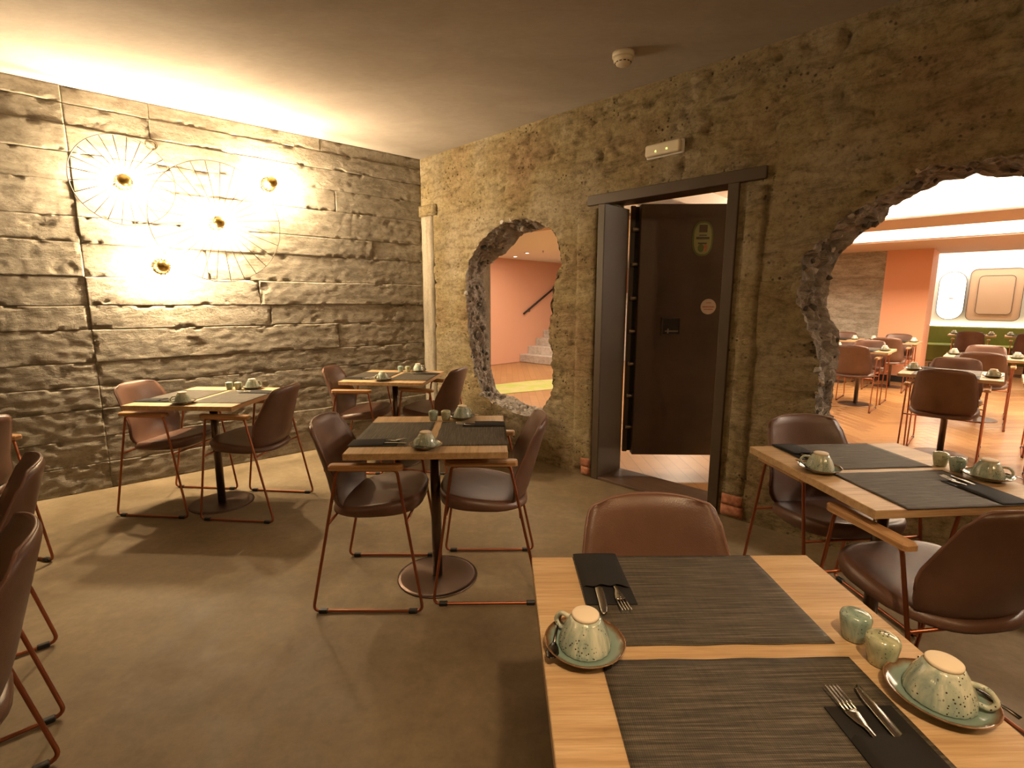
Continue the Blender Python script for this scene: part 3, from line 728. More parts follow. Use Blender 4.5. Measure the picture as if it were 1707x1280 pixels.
# ------------------------------------------------------------------ chairs
def chair_meshes():
    D = {}
    wt = [(0, .105), (.03, .145), (.07, .176), (.12, .197), (.2, .212), (.3, .214), (.45, .208), (.6, .200), (.78, .188), (.90, .180), (.955, .172), (.985, .160), (1, .142)]
    nu, nv = 14, 16
    vt = [0, .03, .07, .13, .2, .28, .36, .44, .52, .6, .68, .76, .84, .91, .955, .985, 1]
    def surf(u, v, side):
        w = lerp_tab(v, wt); z = 0.425 + 0.412 * v - 0.012 * (abs(u) ** 3) * (v > .9)
        xb = lerp_tab(v, [(0, -.115), (.06, -.150), (.15, -.178), (.3, -.198), (1, -.278)])
        wrap = 0.085 * abs(u) ** 2.2 * lerp_tab(v, [(0, .4), (.4, 1), (1, .42)])
        edge = max(abs(u) ** 6, 1 - min(1, v / .07), 1 - min(1, (1 - v) / .05))
        t = 0.017 * (1 - 0.72 * edge)
        return Vector((xb + wrap + side * t, u * w, z))
    V = []; F = []; w1 = nu + 1
    for side in (1, -1):
        for v in vt:
            for i in range(nu + 1): V.append(surf(-1 + 2 * i / nu, v, side))
    L = w1 * len(vt)
    for j in range(len(vt) - 1):
        for i in range(nu):
            a = j * w1 + i; F.append((a, a + 1, a + w1 + 1, a + w1)); F.append((L + a, L + a + w1, L + a + w1 + 1, L + a + 1))
    T = len(vt) - 1
    loop = [i for i in range(w1)] + [j * w1 + nu for j in range(1, T + 1)] + [T * w1 + i for i in range(nu - 1, -1, -1)] + [j * w1 for j in range(T - 1, 0, -1)]
    for k in range(len(loop)):
        a, b = loop[k], loop[(k + 1) % len(loop)]; F.append((b, a, L + a, L + b))
    D['backrest'] = mesh('backrest', V, F, True)
    pp = [surf(-1, v, 0) for v in vt[5:]] + [surf(-1 + 2 * i / nu, 1, 0) for i in range(1, nu)] + [surf(1, v, 0) for v in reversed(vt[5:])]
    D['piping'] = tube(pp, 0.0048, False, 6, 'piping')
    # seat pad
    V = []; F = []; seg = 36
    def outl(a):
        c, s_ = math.cos(a), math.sin(a); p = 3.1
        x = 0.212 * math.copysign(abs(c) ** (2 / p), c); y = 0.232 * math.copysign(abs(s_) ** (2 / p), s_)
        if x < 0: y *= 1 - 0.20 * (x / -0.212) ** 2
        return x + 0.018, y
    prof = [(0.0, .474), (.35, .475), (.65, .477), (.88, .479), (.955, .477), (.985, .470), (1.0, .462), (.995, .450), (.975, .438), (.93, .433), (.6, .429), (0.0, .427)]
    for f, z in prof:
        for k in range(seg):
            x, y = outl(2 * PI * k / seg)
            X, Y = 0.018 + (x - 0.018) * f, y * f
            zz = z + (0.028 * (X / 0.22) if z > .44 else 0.012 * X / .22) + (0.010 * (Y / .22) ** 2 if z > .47 else 0)
            V.append((X, Y, zz))
    for i in range(len(prof) - 1):
        for k in range(seg):
            F.append((i * seg + k, i * seg + (k + 1) % seg, (i + 1) * seg + (k + 1) % seg, (i + 1) * seg + k))
    D['seat'] = mesh('seat', V, [f[::-1] for f in F], True)
    D['side_frame'] = tube(fillet([(-.245, 0, .009), (.245, 0, .009), (.150, 0, .664), (-.105, 0, .664)], [.035, .035, .02, .02], True), 0.0068, True, 8, 'side_frame')
    D['glide'] = box(-.019, .019, -.0105, .0105, 0, .0185, 0.003, 1, 'foot_glide')
    bm_arm = [(-.128, -.024), (.155, -.024), (.178, -.010), (.178, .010), (.155, .024), (-.128, .024), (-.138, .015), (-.138, -.015)]
    n = len(bm_arm); V = [(x, y, .668) for x, y in bm_arm] + [(x * 1.0, y, .684) for x, y in bm_arm] + [(x * .97, y * .78, .690) for x, y in bm_arm]
    F = [tuple(range(n - 1, -1, -1)), tuple(range(2 * n, 3 * n))] + [(q * n + i, q * n + (i + 1) % n, (q + 1) * n + (i + 1) % n, (q + 1) * n + i) for q in (0, 1) for i in range(n)]
    D['armrest'] = mesh('armrest', V, F)
    D['bar_f'] = tube([(.182, -.252, .424), (.182, .252, .424)], .006, False, 8, 'cross_bar')
    D['bar_r'] = tube([(-.152, -.252, .424), (-.152, .252, .424)], .006, False, 8, 'cross_bar')
    return D
CM = chair_meshes()
def make_chair():
    t = empty('dining_chair')
    obj('seat', CM['seat'], M['leather'], t)
    b = obj('backrest', CM['backrest'], M['leather'], t); obj('piping', CM['piping'], M['stitch'], b)
    for y in (-.252, .252):
        sf = obj('side_frame', CM['side_frame'], M['copper'], t, (0, y, 0))
        for x in (-.2, .2): obj('foot_glide', CM['glide'], M['glide'], sf, (x, 0, 0))
        obj('armrest', CM['armrest'], M['arm'], t, (0, y, 0))
    obj('cross_bar', CM['bar_f'], M['copper'], t); obj('cross_bar', CM['bar_r'], M['copper'], t)
    return t
PROTO = None
def chair(x, y, face, label, group):
    """face: direction in which a sitter looks, radians"""
    global PROTO
    if PROTO is None: PROTO = make_chair(); t = PROTO
    else: t = copy_tree(PROTO)
    t.location = (x, y, 0); t.rotation_euler = (0, 0, face)
    return tag(t, label, 'chair', group)
G1 = 'brown leather armchairs in this room'
A = math.atan2
chair(-0.640, 2.300, 0.0, 'brown leather armchair at the left side of the centre table', G1)
chair(-0.118, 2.360, PI + 0.02, 'brown leather armchair at the right side of the centre table', G1)
chair(-2.285, 3.300, -0.09, 'brown leather armchair left of the table under the wall lamps', G1)
chair(-1.705, 3.235, PI - 0.10, 'brown leather armchair right of the table under the wall lamps', G1)
chair(-1.262, 4.125, -0.05, 'brown leather armchair left of the corner table', G1)
chair(-0.665, 4.170, A(.33, -.95), 'brown leather armchair right of the corner table, by the oval opening', G1)
chair(0.390, 1.075, -PI / 2 + 0.02, 'tan-lit leather armchair behind the foreground table, only its back showing', G1)
chair(1.400, 2.085, -PI / 2 + 0.09, 'brown leather armchair behind the table beside the large opening', G1)
chair(1.375, 1.510, PI / 2 + 0.14, 'brown leather armchair before the table beside the large opening, back turned', G1)
chair(-2.73, 2.29, A(.2, -.98), 'dark leather armchair cut by the left edge, farthest of three there', G1)
chair(-1.845, 1.495, A(-.69, -.72), 'leather armchair seen edge-on at the left, middle of three there', G1)
chair(-1.365, 0.965, A(-.69, -.72), 'leather armchair with bright stitching at the lower left corner', G1)

# ------------------------------------------------------------------ tables
TS = 0.3425
TM = {'top': box(-TS, TS, -TS, TS, 0.7215, 0.75, 0.0018, 1, 'tabletop'), 'pole': cyl(0.0245, 0.008, 0.715, 20, 'pole'),
      'plate': box(-.15, .15, -.15, .15, .712, .7215, 0, 1, 'mounting_plate'),
      'base': lathe([(0.0, .012), (.05, .0115), (.18, .0095), (.198, .007), (.2, .003), (.199, 0), (0, 0)], 56, 'base')}
def make_table():
    t = empty('dining_table')
    obj('tabletop', TM['top'], M['oak'], t); obj('pole', TM['pole'], M['bronze'], t); obj('mounting_plate', TM['plate'], M['bronze'], t); obj('base', TM['base'], M['disc'], t)
    return t
TPROTO = None
def table(x, y, yaw, label, group):
    global TPROTO
    if TPROTO is None: TPROTO = make_table(); t = TPROTO
    else: t = copy_tree(TPROTO)
    t.location = (x, y, 0); t.rotation_euler = (0, 0, yaw)
    return tag(t, label, 'table', group)
# tableware meshes
def placemat_mesh():
    nx, ny = 24, 18; V = []; F = []; w = ny + 1
    for side in (0, 1):
        for i in range(nx + 1):
            for j in range(ny + 1):
                x = -.22 + .44 * i / nx; y = -.1625 + .325 * j / ny
                zz = 0.0006 * noise.noise(Vector((x * 9, y * 9, 2))) + 0.0022
                V.append((x, y + 0.0025 * noise.noise(Vector((x * 14, 0, j > 9))), zz if side == 0 else 0.0004))
    L = (nx + 1) * w
    for i in range(nx):
        for j in range(ny):
            a = i * w + j; F.append((a, a + w, a + w + 1, a + 1)); F.append((L + a, L + a + 1, L + a + w + 1, L + a + w))
    loop = [i * w for i in range(nx + 1)] + [nx * w + j for j in range(1, ny + 1)] + [i * w + ny for i in range(nx - 1, -1, -1)] + [j for j in range(ny - 1, 0, -1)]
    for k in range(len(loop)):
        a, b = loop[k], loop[(k + 1) % len(loop)]; F.append((b, a, L + a, L + b))
    return mesh('placemat', V, F, True)
def flap_mesh():
    nx, ny = 14, 10; V = []; F = []; w = ny + 1
    for i in range(nx + 1):
        for j in range(ny + 1):
            x = -.0525 + .105 * i / nx; y = -.105 + .15 * j / ny
            lift = 0.0072 * max(0, math.sin(PI * i / nx)) ** .35 * min(1, 0.25 + 0.2 * j)
            V.append((x, y + (0.004 * math.sin(i * 1.3) if j == ny else 0), 0.0022 + lift))
    for i in range(nx):
        for j in range(ny):
            a = i * w + j; F.append((a, a + w, a + w + 1, a + 1))
    return mesh('front_flap', V, F, True)
def strip(cl, wid, th, name):
    """flat bar: cl = [(y, z)], wid = half widths around x = x0 list"""
    V = []; F = []; n = len(cl)
    for (y, z), (a, b) in zip(cl, wid): V += [(a, y, z), (b, y, z), (b * .9 + a * .1, y, z + th), (a * .9 + b * .1, y, z + th)]
    for i in range(n - 1):
        for k in range(4): F.append((i * 4 + k, i * 4 + (k + 1) % 4, (i + 1) * 4 + (k + 1) % 4, (i + 1) * 4 + k))
    F.append((3, 2, 1, 0)); F.append(tuple((n - 1) * 4 + k for k in range(4)))
    return V, F
def join(parts, name):
    V = []; F = []
    for v, f in parts:
        b = len(V); V += v; F += [tuple(b + i for i in q) for q in f]
    return mesh(name, V, F, True)
fork_parts = [strip([(-.09, .003), (-.02, .004), (.012, .0045), (.026, .003), (.040, .003), (.046, .004)], [(-.005, .005), (-.0035, .0035), (-.004, .004), (-.009, .009), (-.0115, .0115), (-.0115, .0115)], .0016, 'f')]
for k in range(4):
    x = -.0092 + k * .00613
    fork_parts.append(strip([(.045, .004), (.065, .0065), (.085, .0085), (.092, .0085)], [(x - .0019, x + .0019)] * 2 + [(x - .0016, x + .0016), (x - .0007, x + .0007)], .0015, 't'))
WM = {'mat': placemat_mesh(), 'back': box(-.0525, .0525, -.105, .105, .0, .0022, 0, 1, 'napkin_pocket'), 'flap': flap_mesh(), 'fork': join(fork_parts, 'fork'),
      'knife': join([strip([(-.09, .003), (.0, .003), (.03, .0035), (.08, .0035), (.10, .0035), (.108, .0035)], [(-.008, .008), (-.009, .009), (-.0095, .0095), (-.008, .0095), (-.004, .009), (.003, .007)], .0018, 'k')], 'knife'),
      'spoon': join([strip([(-.075, .0), (-.03, .006), (.02, .003)], [(-.0045, .0045), (-.003, .003), (-.0025, .0025)], .0018, 's'), strip([(.018, .003), (.028, .001), (.042, .0), (.056, .001), (.062, .003)], [(-.003, .003), (-.009, .009), (-.012, .012), (-.008, .008), (-.002, .002)], .0015, 'b')], 'spoon'),
      'saucer': lathe([(0, .006), (.030, .006), (.040, .0085), (.055, .012), (.066, .017), (.0715, .021), (.0728, .0205), (.068, .015), (.050, .006), (.036, .002), (.034, 0), (0, 0)], 48, 'saucer'),
      'cup': lathe([(.0455, .0), (.0465, .002), (.0455, .012), (.0415, .026), (.035, .040), (.0285, .051), (.0245, .056)], 66, 'cup', 0.012, 22),
      'foot': lathe([(.0245, .0555), (.0245, .061), (.0225, .0625), (.0, .0615)], 32, 'foot'),
      'handle': tube(fillet([(.040, 0, .012), (.058, 0, .010), (.0655, 0, .024), (.053, 0, .041), (.033, 0, .040)], .012), .0042, False, 8, 'handle'),
      'shaker': lathe([(.017, 0), (.0195, .002), (.0225, .018), (.0255, .036), (.0262, .044), (.0245, .050), (.019, .0535), (.015, .0535), (.0135, .0555), (.0, .0562)], 32, 'shaker')}
def put(name, key, m_, t, x, y, z, rz, label, cat, group):
    """a thing of its own standing on table t at local x, y"""
    T = Matrix.Translation((t.location.x, t.location.y, 0)) @ Matrix.Rotation(t.rotation_euler.z, 4, 'Z') @ Matrix.Translation((x, y, z)) @ Matrix.Rotation(rz, 4, 'Z')
    o = obj(name, WM[key] if not isinstance(key, bpy.types.Mesh) else key, m_); o.matrix_world = T
    return tag(o, label, cat, group)
for k_, m_ in (('cup', M['glaze']), ('foot', M['foot']), ('handle', M['glaze']), ('flap', M['napkin']), ('saucer', M['saucer'])):
    WM[k_].materials.append(m_)
SHB = WM['shaker'].copy(); SHY = WM['shaker'].copy(); SHB.materials.append(M['glaze_b']); SHY.materials.append(M['glaze_y'])
TZ = 0.7503
def cup_set(t, x, y, hang, where, spoon=None):
    put('saucer', 'saucer', None, t, x, y, TZ, 0, 'brown-rimmed green saucer ' + where, 'saucer', 'saucers')
    c = put('cup', 'cup', None, t, x, y, TZ + .0106, hang, 'upturned green speckled cup ' + where, 'cup', 'upturned cups')
    obj('foot', WM['foot'], None, c); obj('handle', WM['handle'], None, c)
    if spoon is not None:
        dx, dy = -math.sin(spoon), math.cos(spoon)
        o = put('spoon', 'spoon', M['darksteel'], t, x + .053 * math.cos(spoon), y + .053 * math.sin(spoon), TZ + .0165, spoon, 'dark teaspoon on the saucer ' + where, 'spoon', 'teaspoons')
def place_setting(t, tp, words, full=True, shakers=True):
    """words: (A cup, A mat, B cup, B mat, shaker 1, shaker 2) positions in plain words"""
    wa, ma, wb_, mb, s1, s2 = words
    for sgn_, mw in ((1, ma), (-1, mb)):
        r = 0 if sgn_ > 0 else PI
        cy = 0.1775 if sgn_ > 0 else -0.1845
        put('placemat', 'mat', M['mat'], t, -.022, cy, TZ - .0003, r, 'woven grey-brown placemat on the %s side of %s' % (mw, tp), 'placemat', 'placemats')
        nx, ny = (-.187, .243) if sgn_ > 0 else (.135, -.238)
        n_ = put('napkin_pocket', 'back', M['napkin'], t, nx, ny, TZ + .0022, PI if sgn_ > 0 else 0, 'black napkin pocket on the %s placemat of %s' % (mw, tp), 'napkin', 'black napkin pockets')
        obj('front_flap', WM['flap'], None, n_)
        if full:
            d = -1 if sgn_ > 0 else 1
            put('fork', 'fork', M['steel'], t, nx - d * .018, ny + d * .048, TZ + .0042, (PI if sgn_ > 0 else 0) + .04, 'steel fork in the %s napkin pocket of %s' % (mw, tp), 'fork', 'forks')
            put('knife', 'knife', M['steel'], t, nx + d * .018, ny + d * .036, TZ + .0042, (PI if sgn_ > 0 else 0) - .03, 'steel knife in the %s napkin pocket of %s' % (mw, tp), 'knife', 'knives')
    cup_set(t, -.266, .008, 2.4, 'at the %s of %s' % (wa, tp), 2.9 if full else None)
    cup_set(t, .272, -.122, -.75, 'at the %s of %s' % (wb_, tp), 0.35 if full else None)
    if shakers:
        for (x, y, me, w) in ((.243, .030, SHY if tp.endswith('opening') else SHB, s1), (.244, -.036, SHB if tp.endswith('opening') else SHY, s2)):
            o = put('shaker', me, None, t, x, y, TZ, R.uniform(0, 6), 'green glazed shaker, the %s of the pair on %s' % (w, tp), 'shaker', 'glazed shakers')
            if w in ('front one', 'right one'):
                holes = [(0, 0)] + [(.007 * math.cos(k * PI / 3), .007 * math.sin(k * PI / 3)) for k in range(6)]
                obj('pouring_holes', boxes([(x_ - .0012, x_ + .0012, y_ - .0012, y_ + .0012, .0550, .0566) for x_, y_ in holes]), M['line'], o)
GT = 'oak tables in this room'
t5 = table(.398, .817, .02, 'square oak table filling the lower right foreground', GT)
t3 = table(-.375, 2.355, PI / 2 + .048, 'square oak table in the middle of the floor between two armchairs', GT)
t6 = table(1.409, 1.807, .09, 'square oak table beside the large broken opening', GT)
t2 = table(-2.001, 3.293, PI / 2 - .049, 'square oak table under the lit wall lamps', GT)
t1 = table(-.992, 4.206, PI / 2 - .108, 'square oak table in the far corner of the room', GT)
XW = ('left edge', 'far', 'right edge', 'near', 'back one', 'front one')
YW = ('near edge', 'left', 'far edge', 'right', 'left one', 'right one')
place_setting(t5, 'the foreground table', XW)
place_setting(t3, 'the centre table', YW)
place_setting(t6, 'the table beside the large opening', XW)
place_setting(t2, 'the table under the wall lamps', YW)
place_setting(t1, 'the corner table', YW)

# ------------------------------------------------------------------ dining hall behind the wall: shell
MS = MR
def hall(name, me, m_, label=None, kind='structure', parent=None):
    o = obj(name, me, m_, parent)
    if not parent: o.matrix_world = MS
    return tag(o, label, kind=kind)
hf = hall('floor_hall', box(-6.5, 10.5, TH, 12.0, -0.12, -0.006), M['parquet'], 'oak parquet floor of the hall beyond the wall')
# herringbone planks in the part that shows
PW, PL = 0.11, 0.66
pm = [box(-PL / 2 + .001, PL / 2 - .001, -PW / 2 + .001, PW / 2 - .001, -.012, 0, .0012, 1, 'plank') for _ in range(2)]
pm[0].materials.append(M['plank']); pm[1].materials.append(M['plank2'])
cand = []
# herringbone along +n: each plank at +-45 degrees
c45 = math.sqrt(.5)
for i in range(-60, 80):
    for j in range(-30, 40):
        # L-shaped pair tiling: lattice vectors along u=(PW,PW) and v=(PL,-PL) in the plank frame
        bx, by = i * PW + j * PL, i * PW - j * PL
        for q in (0, 1):
            px, py = (bx + PL / 2, by + PW / 2) if q == 0 else (bx + PW / 2, by + PW + PL / 2 )
            s_, n_ = c45 * (px - py) + 3.5, c45 * (px + py) + 2.5
            if 0.75 < n_ < 8.0 and 2.0 < s_ < 5.2:
                w3 = P(s_, n_, 0); d = w3.y * .987 + 1.37 * .162
                xx = 853.5 + 837 * w3.x / d
                if xx < 1370 or xx > 1760: continue
                cand.append((d, s_, n_, q))
cand.sort()
for d, s_, n_, q in cand[:296]:
    o = bpy.data.objects.new('plank', pm[R.random() < .4]); COL.objects.link(o); o.parent = hf
    o.location = (s_, n_, 0); o.rotation_euler = (0, 0, PI / 4 + (0 if q == 0 else PI / 2))
# salmon wall with the flush door panel and stairs, seen through the oval opening
ws = hall('wall_salmon', box(-3.8, -3.55, TH, 12, 0, 2.32), M['salmon'], 'salmon painted wall of the hall with a black handrail')
obj('door_panel', box(-3.552, -3.544, 4.25, 5.2, 0.0, 2.06, .002, 1), M['salmon'], ws)
ht = hall('ceiling_hall', box(-3.8, 1.7, TH, 12, 2.30, 2.45), M['whitewall'], 'low pale ceiling of the hall')
hall('trim_2', box(-3.6, 1.7, 1.55, 1.75, 2.245, 2.301), M['beige'], 'shallow beam across the low hall ceiling')
# concrete pier just behind the oval opening
pr = hall('wall_pier', box(-1.2, 0.60, TH + .005, 0.40, 0, 2.3), M['pale'], 'grey concrete pier behind the left edge of the oval opening')
# restaurant ceiling: near bay, beam, slot, soffit, niche
hall('ceiling_bay', box(1.7, 10.5, TH, 6.3, 2.66, 2.8), M['whitewall'], 'bright raised ceiling of the hall beyond the large opening')
hall('trim_3', box(1.6, 10.5, 4.0, 5.0, 2.28, 2.66), M['beige'], 'beige ceiling beam nearest the large opening')
hall('trim_4', box(1.6, 10.5, 6.2, 9.0, 2.24, 2.66), M['beige'], 'beige ceiling soffit before the banquette niche')
hall('trim_5', box(1.7, 10.5, 3.97, 4.0, 2.34, 2.66), M['whitewall'], 'white lit face of the first beam')
hall('trim_6', box(1.7, 10.5, 6.17, 6.2, 2.26, 2.66), M['whitewall'], 'white lit face of the second soffit')
hall('trim_7', box(1.6, 1.7, TH, 9.0, 2.24, 2.8), M['whitewall'], 'step between the low and the raised hall ceiling')
hall('ceiling_niche', box(1.6, 10.5, 9.0, 12, 2.46, 2.6), M['whitewall'], 'ceiling over the green banquette')
hall('wall_niche', box(2.95, 10.5, 11.2, 11.4, 0, 2.5), M['whitewall'], 'bright white wall above the green banquette')
hall('wall_end', box(10.4, 10.6, TH, 12, 0, 2.8), M['whitewall'], 'end wall of the hall, out of sight')
hall('wall_far', box(-6.5, 2.95, 11.8, 12, 0, 2.5), M['whitewall'], 'pale far wall of the hall')
hall('wall_west', box(-6.6, -6.4, TH, 12, 0, 2.5), M['whitewall'], 'west wall of the hall, out of sight')
pi_ = hall('pillar', box(2.80, 3.42, 7.7, 8.6, 0, 2.24), M['orange'], 'salmon orange pillar beside the green banquette')
obj('baseboard', box(2.79, 3.43, 7.685, 7.7, 0, 0.11), M['black'], pi_)
hall('wall_niche_side', box(2.8, 2.95, 8.6, 11.2, 0, 2.5), M['whitewall'], 'white side wall of the banquette niche')
# concrete wall left of the pillar, broken edge on its left side
V = []; F = []; zz = [i * 2.24 / 48 for i in range(49)]
lft = [1.55 + 0.28 * math.exp(-((z - 1.55) / .45) ** 2) + 0.03 * fbm(z * 7, 1, 0) + 0.45 * max(0, (z - 1.98)) - (0.5 if z < 1.05 else 0) * min(1, (1.05 - z) / .2 if z < 1.05 else 0) for z in zz]
for l_, z in zip(lft, zz): V += [(l_, 7.7, z), (2.80, 7.7, z), (2.80, 7.95, z), (l_ - .03, 7.95, z)]
for i in range(48):
    for k in range(4): F.append((i * 4 + k, i * 4 + (k + 1) % 4, (i + 1) * 4 + (k + 1) % 4, (i + 1) * 4 + k))
F += [(0, 1, 2, 3), (192, 193, 194, 195)]
cw = hall('wall_concrete', mesh('wall_concrete', V, F), M['board'], 'concrete wall beyond the large opening, left of the orange pillar')
obj('baseboard', box(1.5, 2.80, 7.685, 7.7, 0, 0.10), M['black'], cw)

# stairs against the salmon wall, handrail, downlights, green floor patch
st = empty('staircase'); st.matrix_world = MS
tag(st, 'white stone stairs climbing along the salmon wall', 'stairs')
rz_, gn = 0.175, 0.27
for k in range(9):
    obj('step', box(-3.548, -1.9, 5.23 + gn * k, 5.23 + gn * 9, rz_ * k, rz_ * (k + 1), .006, 1), M['marble'], st)
hr = empty('handrail'); hr.matrix_world = MS
tag(hr, 'black handrail rising along the salmon wall above the stairs', 'handrail')
# positions found on the wall plane s = -3.55
def on_salmon(px, py):
    a = (px - 853.5) / 837.26; b = (py - 640) / 837.26; c_, s_ = math.cos(.1626), math.sin(.1626)
    d = Vector((a, c_ - b * s_, -s_ - b * c_)); o_ = Vector((0, 0, 1.3717))
    p0 = P(-3.50, 0); t = (p0 - o_).dot(dR) / d.dot(dR); q = o_ + d * t - C
    return (-3.50, q.dot(nR), q.z)
ra, rb = Vector(on_salmon(873, 523)), Vector(on_salmon(932, 473))
obj('rail', tube([ra, rb, rb + (rb - ra) * 0.5], 0.022, False, 10, 'rail'), M['black'], hr)
for t in (0.16, 0.95):
    q = ra.lerp(rb, t); obj('bracket', tube(fillet([q, q + Vector((0, 0, -.06)), q + Vector((-.05, 0, -.06))], .02), .008, False, 6), M['black'], hr)
for s_, n_, w in ((-2.35, 4.15, 'nearer of two, upper'), (-3.05, 4.55, 'farther of two, by the salmon wall')):
    dl = empty('downlight'); dl.matrix_world = MS @ Matrix.Translation((s_, n_, 2.30))
    tag(dl, 'glowing round ceiling downlight seen through the oval opening, ' + w, 'downlight', 'hall downlights')
    obj('trim_ring', lathe([(.035, 0), (.055, 0), (.055, -.008), (.045, -.012), (.04, -.004)], 24), M['whitewall'], dl)
    obj('lens', lathe([(.038, -.004), (.03, -.009), (0, -.010)], 24), M['spot'], dl)
rg = obj('floor_patch', mesh('floor_patch', [(-.9, -.42, 0.004), (.95, -.52, 0.004), (1.1, .30, 0.004), (.2, .40, .004), (-.85, .33, 0.004), (-.9, -.42, -.004), (.95, -.52, -.004), (1.1, .30, -.004), (.2, .40, -.004), (-.85, .33, -.004)],
         [(0, 1, 2, 3, 4), (9, 8, 7, 6, 5)] + [(i, 5 + i, 5 + (i + 1) % 5, (i + 1) % 5) for i in range(5)]), M['floor_patch'], None, (0.32, 8.22, 0.0), (0, 0, 0.55))
tag(rg, 'lime green patch on the hall floor seen through the oval opening', 'floor_patch')  # thin sheet added to stand in for a green tint on the floor
sp = obj('sprinkler', lathe([(.018, 0), (.018, -.006), (.006, -.008), (.006, -.03), (.016, -.032), (.0, -.036)], 16), M['boltm']); sp.matrix_world = MS @ Matrix.Translation((-1.9, 4.1, 2.30))
tag(sp, 'small sprinkler head on the hall ceiling beside the downlights', 'sprinkler')
sp2 = obj('sprinkler', sp.data, None); sp2.matrix_world = MS @ Matrix.Translation((2.55, 1.05, 2.66)); tag(sp2, 'small sprinkler head seen over the top of the steel door', 'sprinkler')
# LED strips of the coves
def led(x0, x1, y0, y1, z0, z1, label):
    o = obj('led_strip', box(x0, x1, y0, y1, z0, z1), M['strip']); o.matrix_world = MS; tag(o, label, 'light strip', 'cove light strips')
led(1.8, 10.3, 3.72, 3.78, 2.635, 2.655, 'glowing light strip along the first beam, beyond the large opening')
led(1.8, 10.3, 5.95, 6.00, 2.635, 2.655, 'glowing light strip in the slot between beam and soffit')
led(3.0, 10.3, 11.02, 11.08, 2.435, 2.458, 'glowing light strip at the top of the banquette wall')
led(3.0, 10.3, 11.16, 11.19, 0.872, 0.892, 'glowing light strip behind the top of the green banquette')

# banquette
bq = empty('banquette'); bq.matrix_world = MS
tag(bq, 'olive green upholstered banquette along the white wall', 'banquette')
obj('plinth', box(2.96, 10.3, 10.42, 11.15, 0, 0.16, .004, 1), M['oak'], bq)
for k in range(3):
    x0 = 2.96 + k * 2.2
    obj('seat', box(x0, x0 + 2.19, 10.38, 11.12, 0.16, 0.515, .03, 3), M['greenseat'], bq)
    obj('backrest', box(x0, x0 + 2.19, 10.95, 11.15, 0.50, 0.868, .025, 3), M['greenseat'], bq)
so = empty('wall_socket'); so.matrix_world = MS @ Matrix.Translation((3.42, 10.415, 0.08))
tag(so, 'black double socket in the wooden plinth of the banquette', 'socket')
obj('frame', box(-.09, .09, -.008, .004, -.045, .045, .003, 1), M['glide'], so)
for x in (-.045, .045): obj('outlet', box(x - .03, x + .03, -.012, -.006, -.028, .028, .003, 1), M['silver'], so)
# wall panels over the banquette
def rrect(x0, x1, z0, z1, r, seg=6):
    out = []
    for cx, cz, a0 in ((x1 - r, z0 + r, -PI / 2), (x1 - r, z1 - r, 0), (x0 + r, z1 - r, PI / 2), (x0 + r, z0 + r, PI)):
        for k in range(seg + 1): a = a0 + PI / 2 * k / seg; out.append((cx + r * math.cos(a), cz + r * math.sin(a)))
    return out
def plate(L, y0, y1, name):
    n = len(L); V = [(x, y0, z) for x, z in L] + [(x, y1, z) for x, z in L]
    return mesh(name, V, [tuple(range(n)), tuple(range(2 * n - 1, n - 1, -1))] + [(i, n + i, n + (i + 1) % n, (i + 1) % n) for i in range(n)])
def ringm(L0, L1, y0, y1, name):
    n = len(L0); V = [(x, y0, z) for x, z in L0] + [(x, y0, z) for x, z in L1] + [(x, y1, z) for x, z in L1] + [(x, y1, z) for x, z in L0]
    F = []
    for i in range(n):
        j = (i + 1) % n
        for q in range(4): F.append((q * n + i, q * n + j, ((q + 1) % 4) * n + j, ((q + 1) % 4) * n + i))
    return mesh(name, V, F)
ov = empty('oval_light_panel'); ov.matrix_world = MS
tag(ov, 'tall glowing white oval panel on the wall above the banquette', 'wall light')
obj('glow', plate(rrect(3.28, 3.71, 1.01, 2.00, .21), 11.165, 11.198, 'glow'), M['oval'], ov)
obj('gasket', ringm(rrect(3.27, 3.72, 1.00, 2.01, .22), rrect(3.28, 3.71, 1.01, 2.00, .21), 11.155, 11.2, 'gasket'), M['line'], ov)
obj('emblem', box(3.46, 3.54, 11.16, 11.166, 1.44, 1.465), M['silver'], ov)
for x0, lb in ((3.77, 'square champagne wall panel with a rounded inner frame above the banquette'), (4.72, 'second square champagne wall panel, cut by the right edge')):
    q = empty('wall_panel'); q.matrix_world = MS
    tag(q, lb, 'wall panel', 'square panels above the banquette')
    obj('surround', plate(rrect(x0, x0 + .80, 1.00, 2.04, .10), 11.15, 11.2, 'surround'), M['panel'], q)
    obj('gasket', ringm(rrect(x0 - .008, x0 + .808, .992, 2.048, .108), rrect(x0, x0 + .80, 1.00, 2.04, .10), 11.14, 11.2, 'gasket'), M['line'], q)
    obj('inner_panel', plate(rrect(x0 + .14, x0 + .67, 1.13, 1.90, .07), 11.135, 11.16, 'inner'), M['panel'], q)
    obj('inner_gasket', ringm(rrect(x0 + .132, x0 + .678, 1.122, 1.908, .078), rrect(x0 + .14, x0 + .67, 1.13, 1.90, .07), 11.13, 11.16, 'gasket'), M['line'], q)
po = obj('metal_post', cyl(.02, 0, 2.4, 12), M['black']); po.matrix_world = MS @ Matrix.Translation((1.50, 8.6, 0)); tag(po, 'thin dark post behind the broken edge of the far concrete wall', 'post')

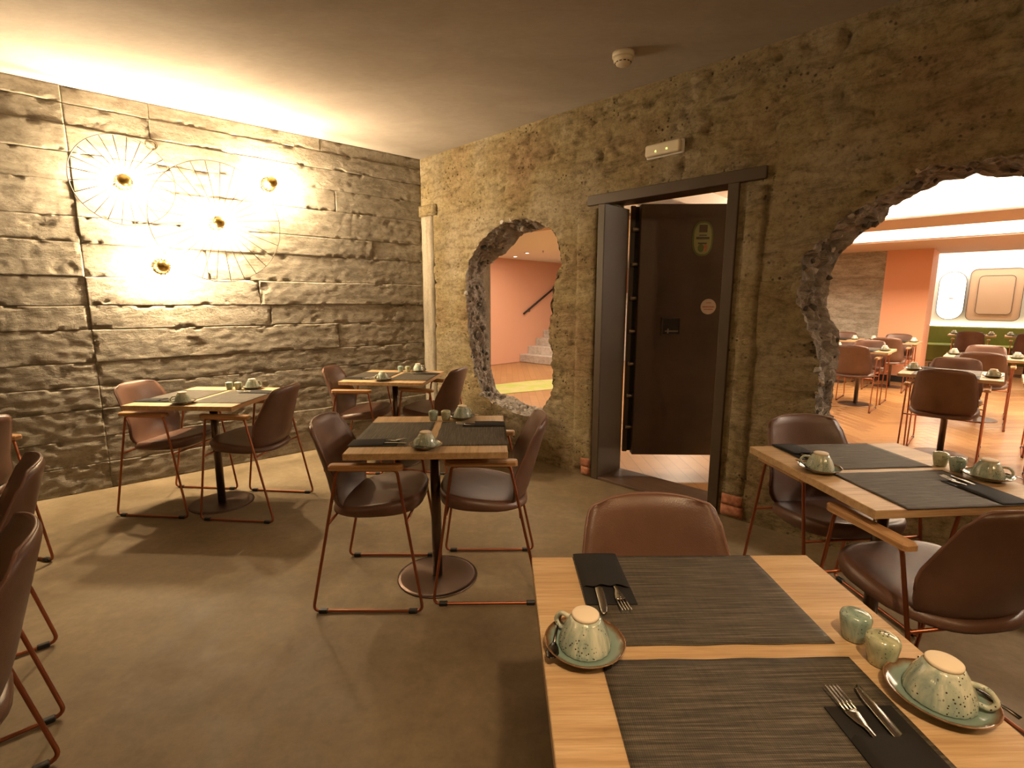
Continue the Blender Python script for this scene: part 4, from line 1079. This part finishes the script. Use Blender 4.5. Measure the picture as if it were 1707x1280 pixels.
# ------------------------------------------------------------------ hall tables and chairs
GN, GE = Vector((nR.x, nR.y)), Vector((dR.x, dR.y))
NA = math.atan2(nR.y, nR.x)                     # a sitter with the back to the broken wall looks along +n
GTH = 'oak tables of the hall beyond the large opening'; GCH = 'armchairs of the hall beyond the large opening'
def hall_table(x, y, lb): return table(x, y, AR, 'square oak table ' + lb, GTH)
def hall_set(t, tp, sh=False): place_setting(t, tp, XW, False, sh)
R3 = Vector((3.90, 4.42)); R4 = Vector((5.50, 5.83)); R1 = Vector((4.68, 6.72)); R2 = Vector((6.18, 8.15)); R6 = Vector((4.46, 3.86)); R2b = R2 - GE * 0.78
for c_, sh_, nm in ((R3, 'the nearest hall table', 'nearest beyond the large opening'), (R6, 'the frame-cut hall table', 'cut by the right edge beyond the large opening'), (R4, 'the second hall table', 'second beyond the large opening, behind the nearest one'), (R1, 'the rubble-edge hall table', 'behind the rubble edge of the large opening'),
               (R2, 'the orange-pillar table', 'before the orange pillar'), (R2b, 'the concrete-wall table', 'before the far concrete wall, left of the orange pillar')):
    t = hall_table(c_.x, c_.y, nm)
    hall_set(t, sh_)
def hchair(c_, d, face, lb, de=0.0):
    p = c_ + GN * d + GE * de; chair(p.x, p.y, NA + (0 if face > 0 else PI), lb, GCH)
hchair(R3, -.34, 1, 'brown armchair nearest beyond the large opening, its back towards us')
hchair(R3, .36, -1, 'brown armchair on the far side of the nearest hall table')
hchair(R4, -.36, 1, 'brown armchair before the second hall table, its back towards us')
hchair(R4, .40, -1, 'brown armchair on the far side of the second hall table')
hchair(R1, -.36, 1, 'brown armchair beside the rubble edge of the large opening')
hchair(R1, .36, -1, 'brown armchair on the far side of the table behind the rubble edge')
hchair(R2, -.40, 1, 'brown armchair before the table at the orange pillar')
hchair(R2, .36, -1, 'brown armchair between its table and the orange pillar')
hchair(R2b, .36, -1, 'brown armchair against the far concrete wall, left of the pillar')
hchair(R6, -.42, 1, 'brown armchair at the table cut by the right edge, beyond the opening')
hchair(R6, .62, -1, 'brown armchair behind the table cut by the right edge')
for k, (s_, lb, lc) in enumerate(((3.95, 'at the banquette, left of two', 'brown armchair facing the green banquette, left of two'), (4.75, 'at the banquette, right of two', 'brown armchair facing the green banquette, right of two'))):
    p = P(s_, 10.1); t = hall_table(p.x, p.y, lb); q = Vector((p.x, p.y))
    hall_set(t, 'the %s banquette table' % ('left' if k == 0 else 'right'))
    hchair(q, -.42, 1, lc)
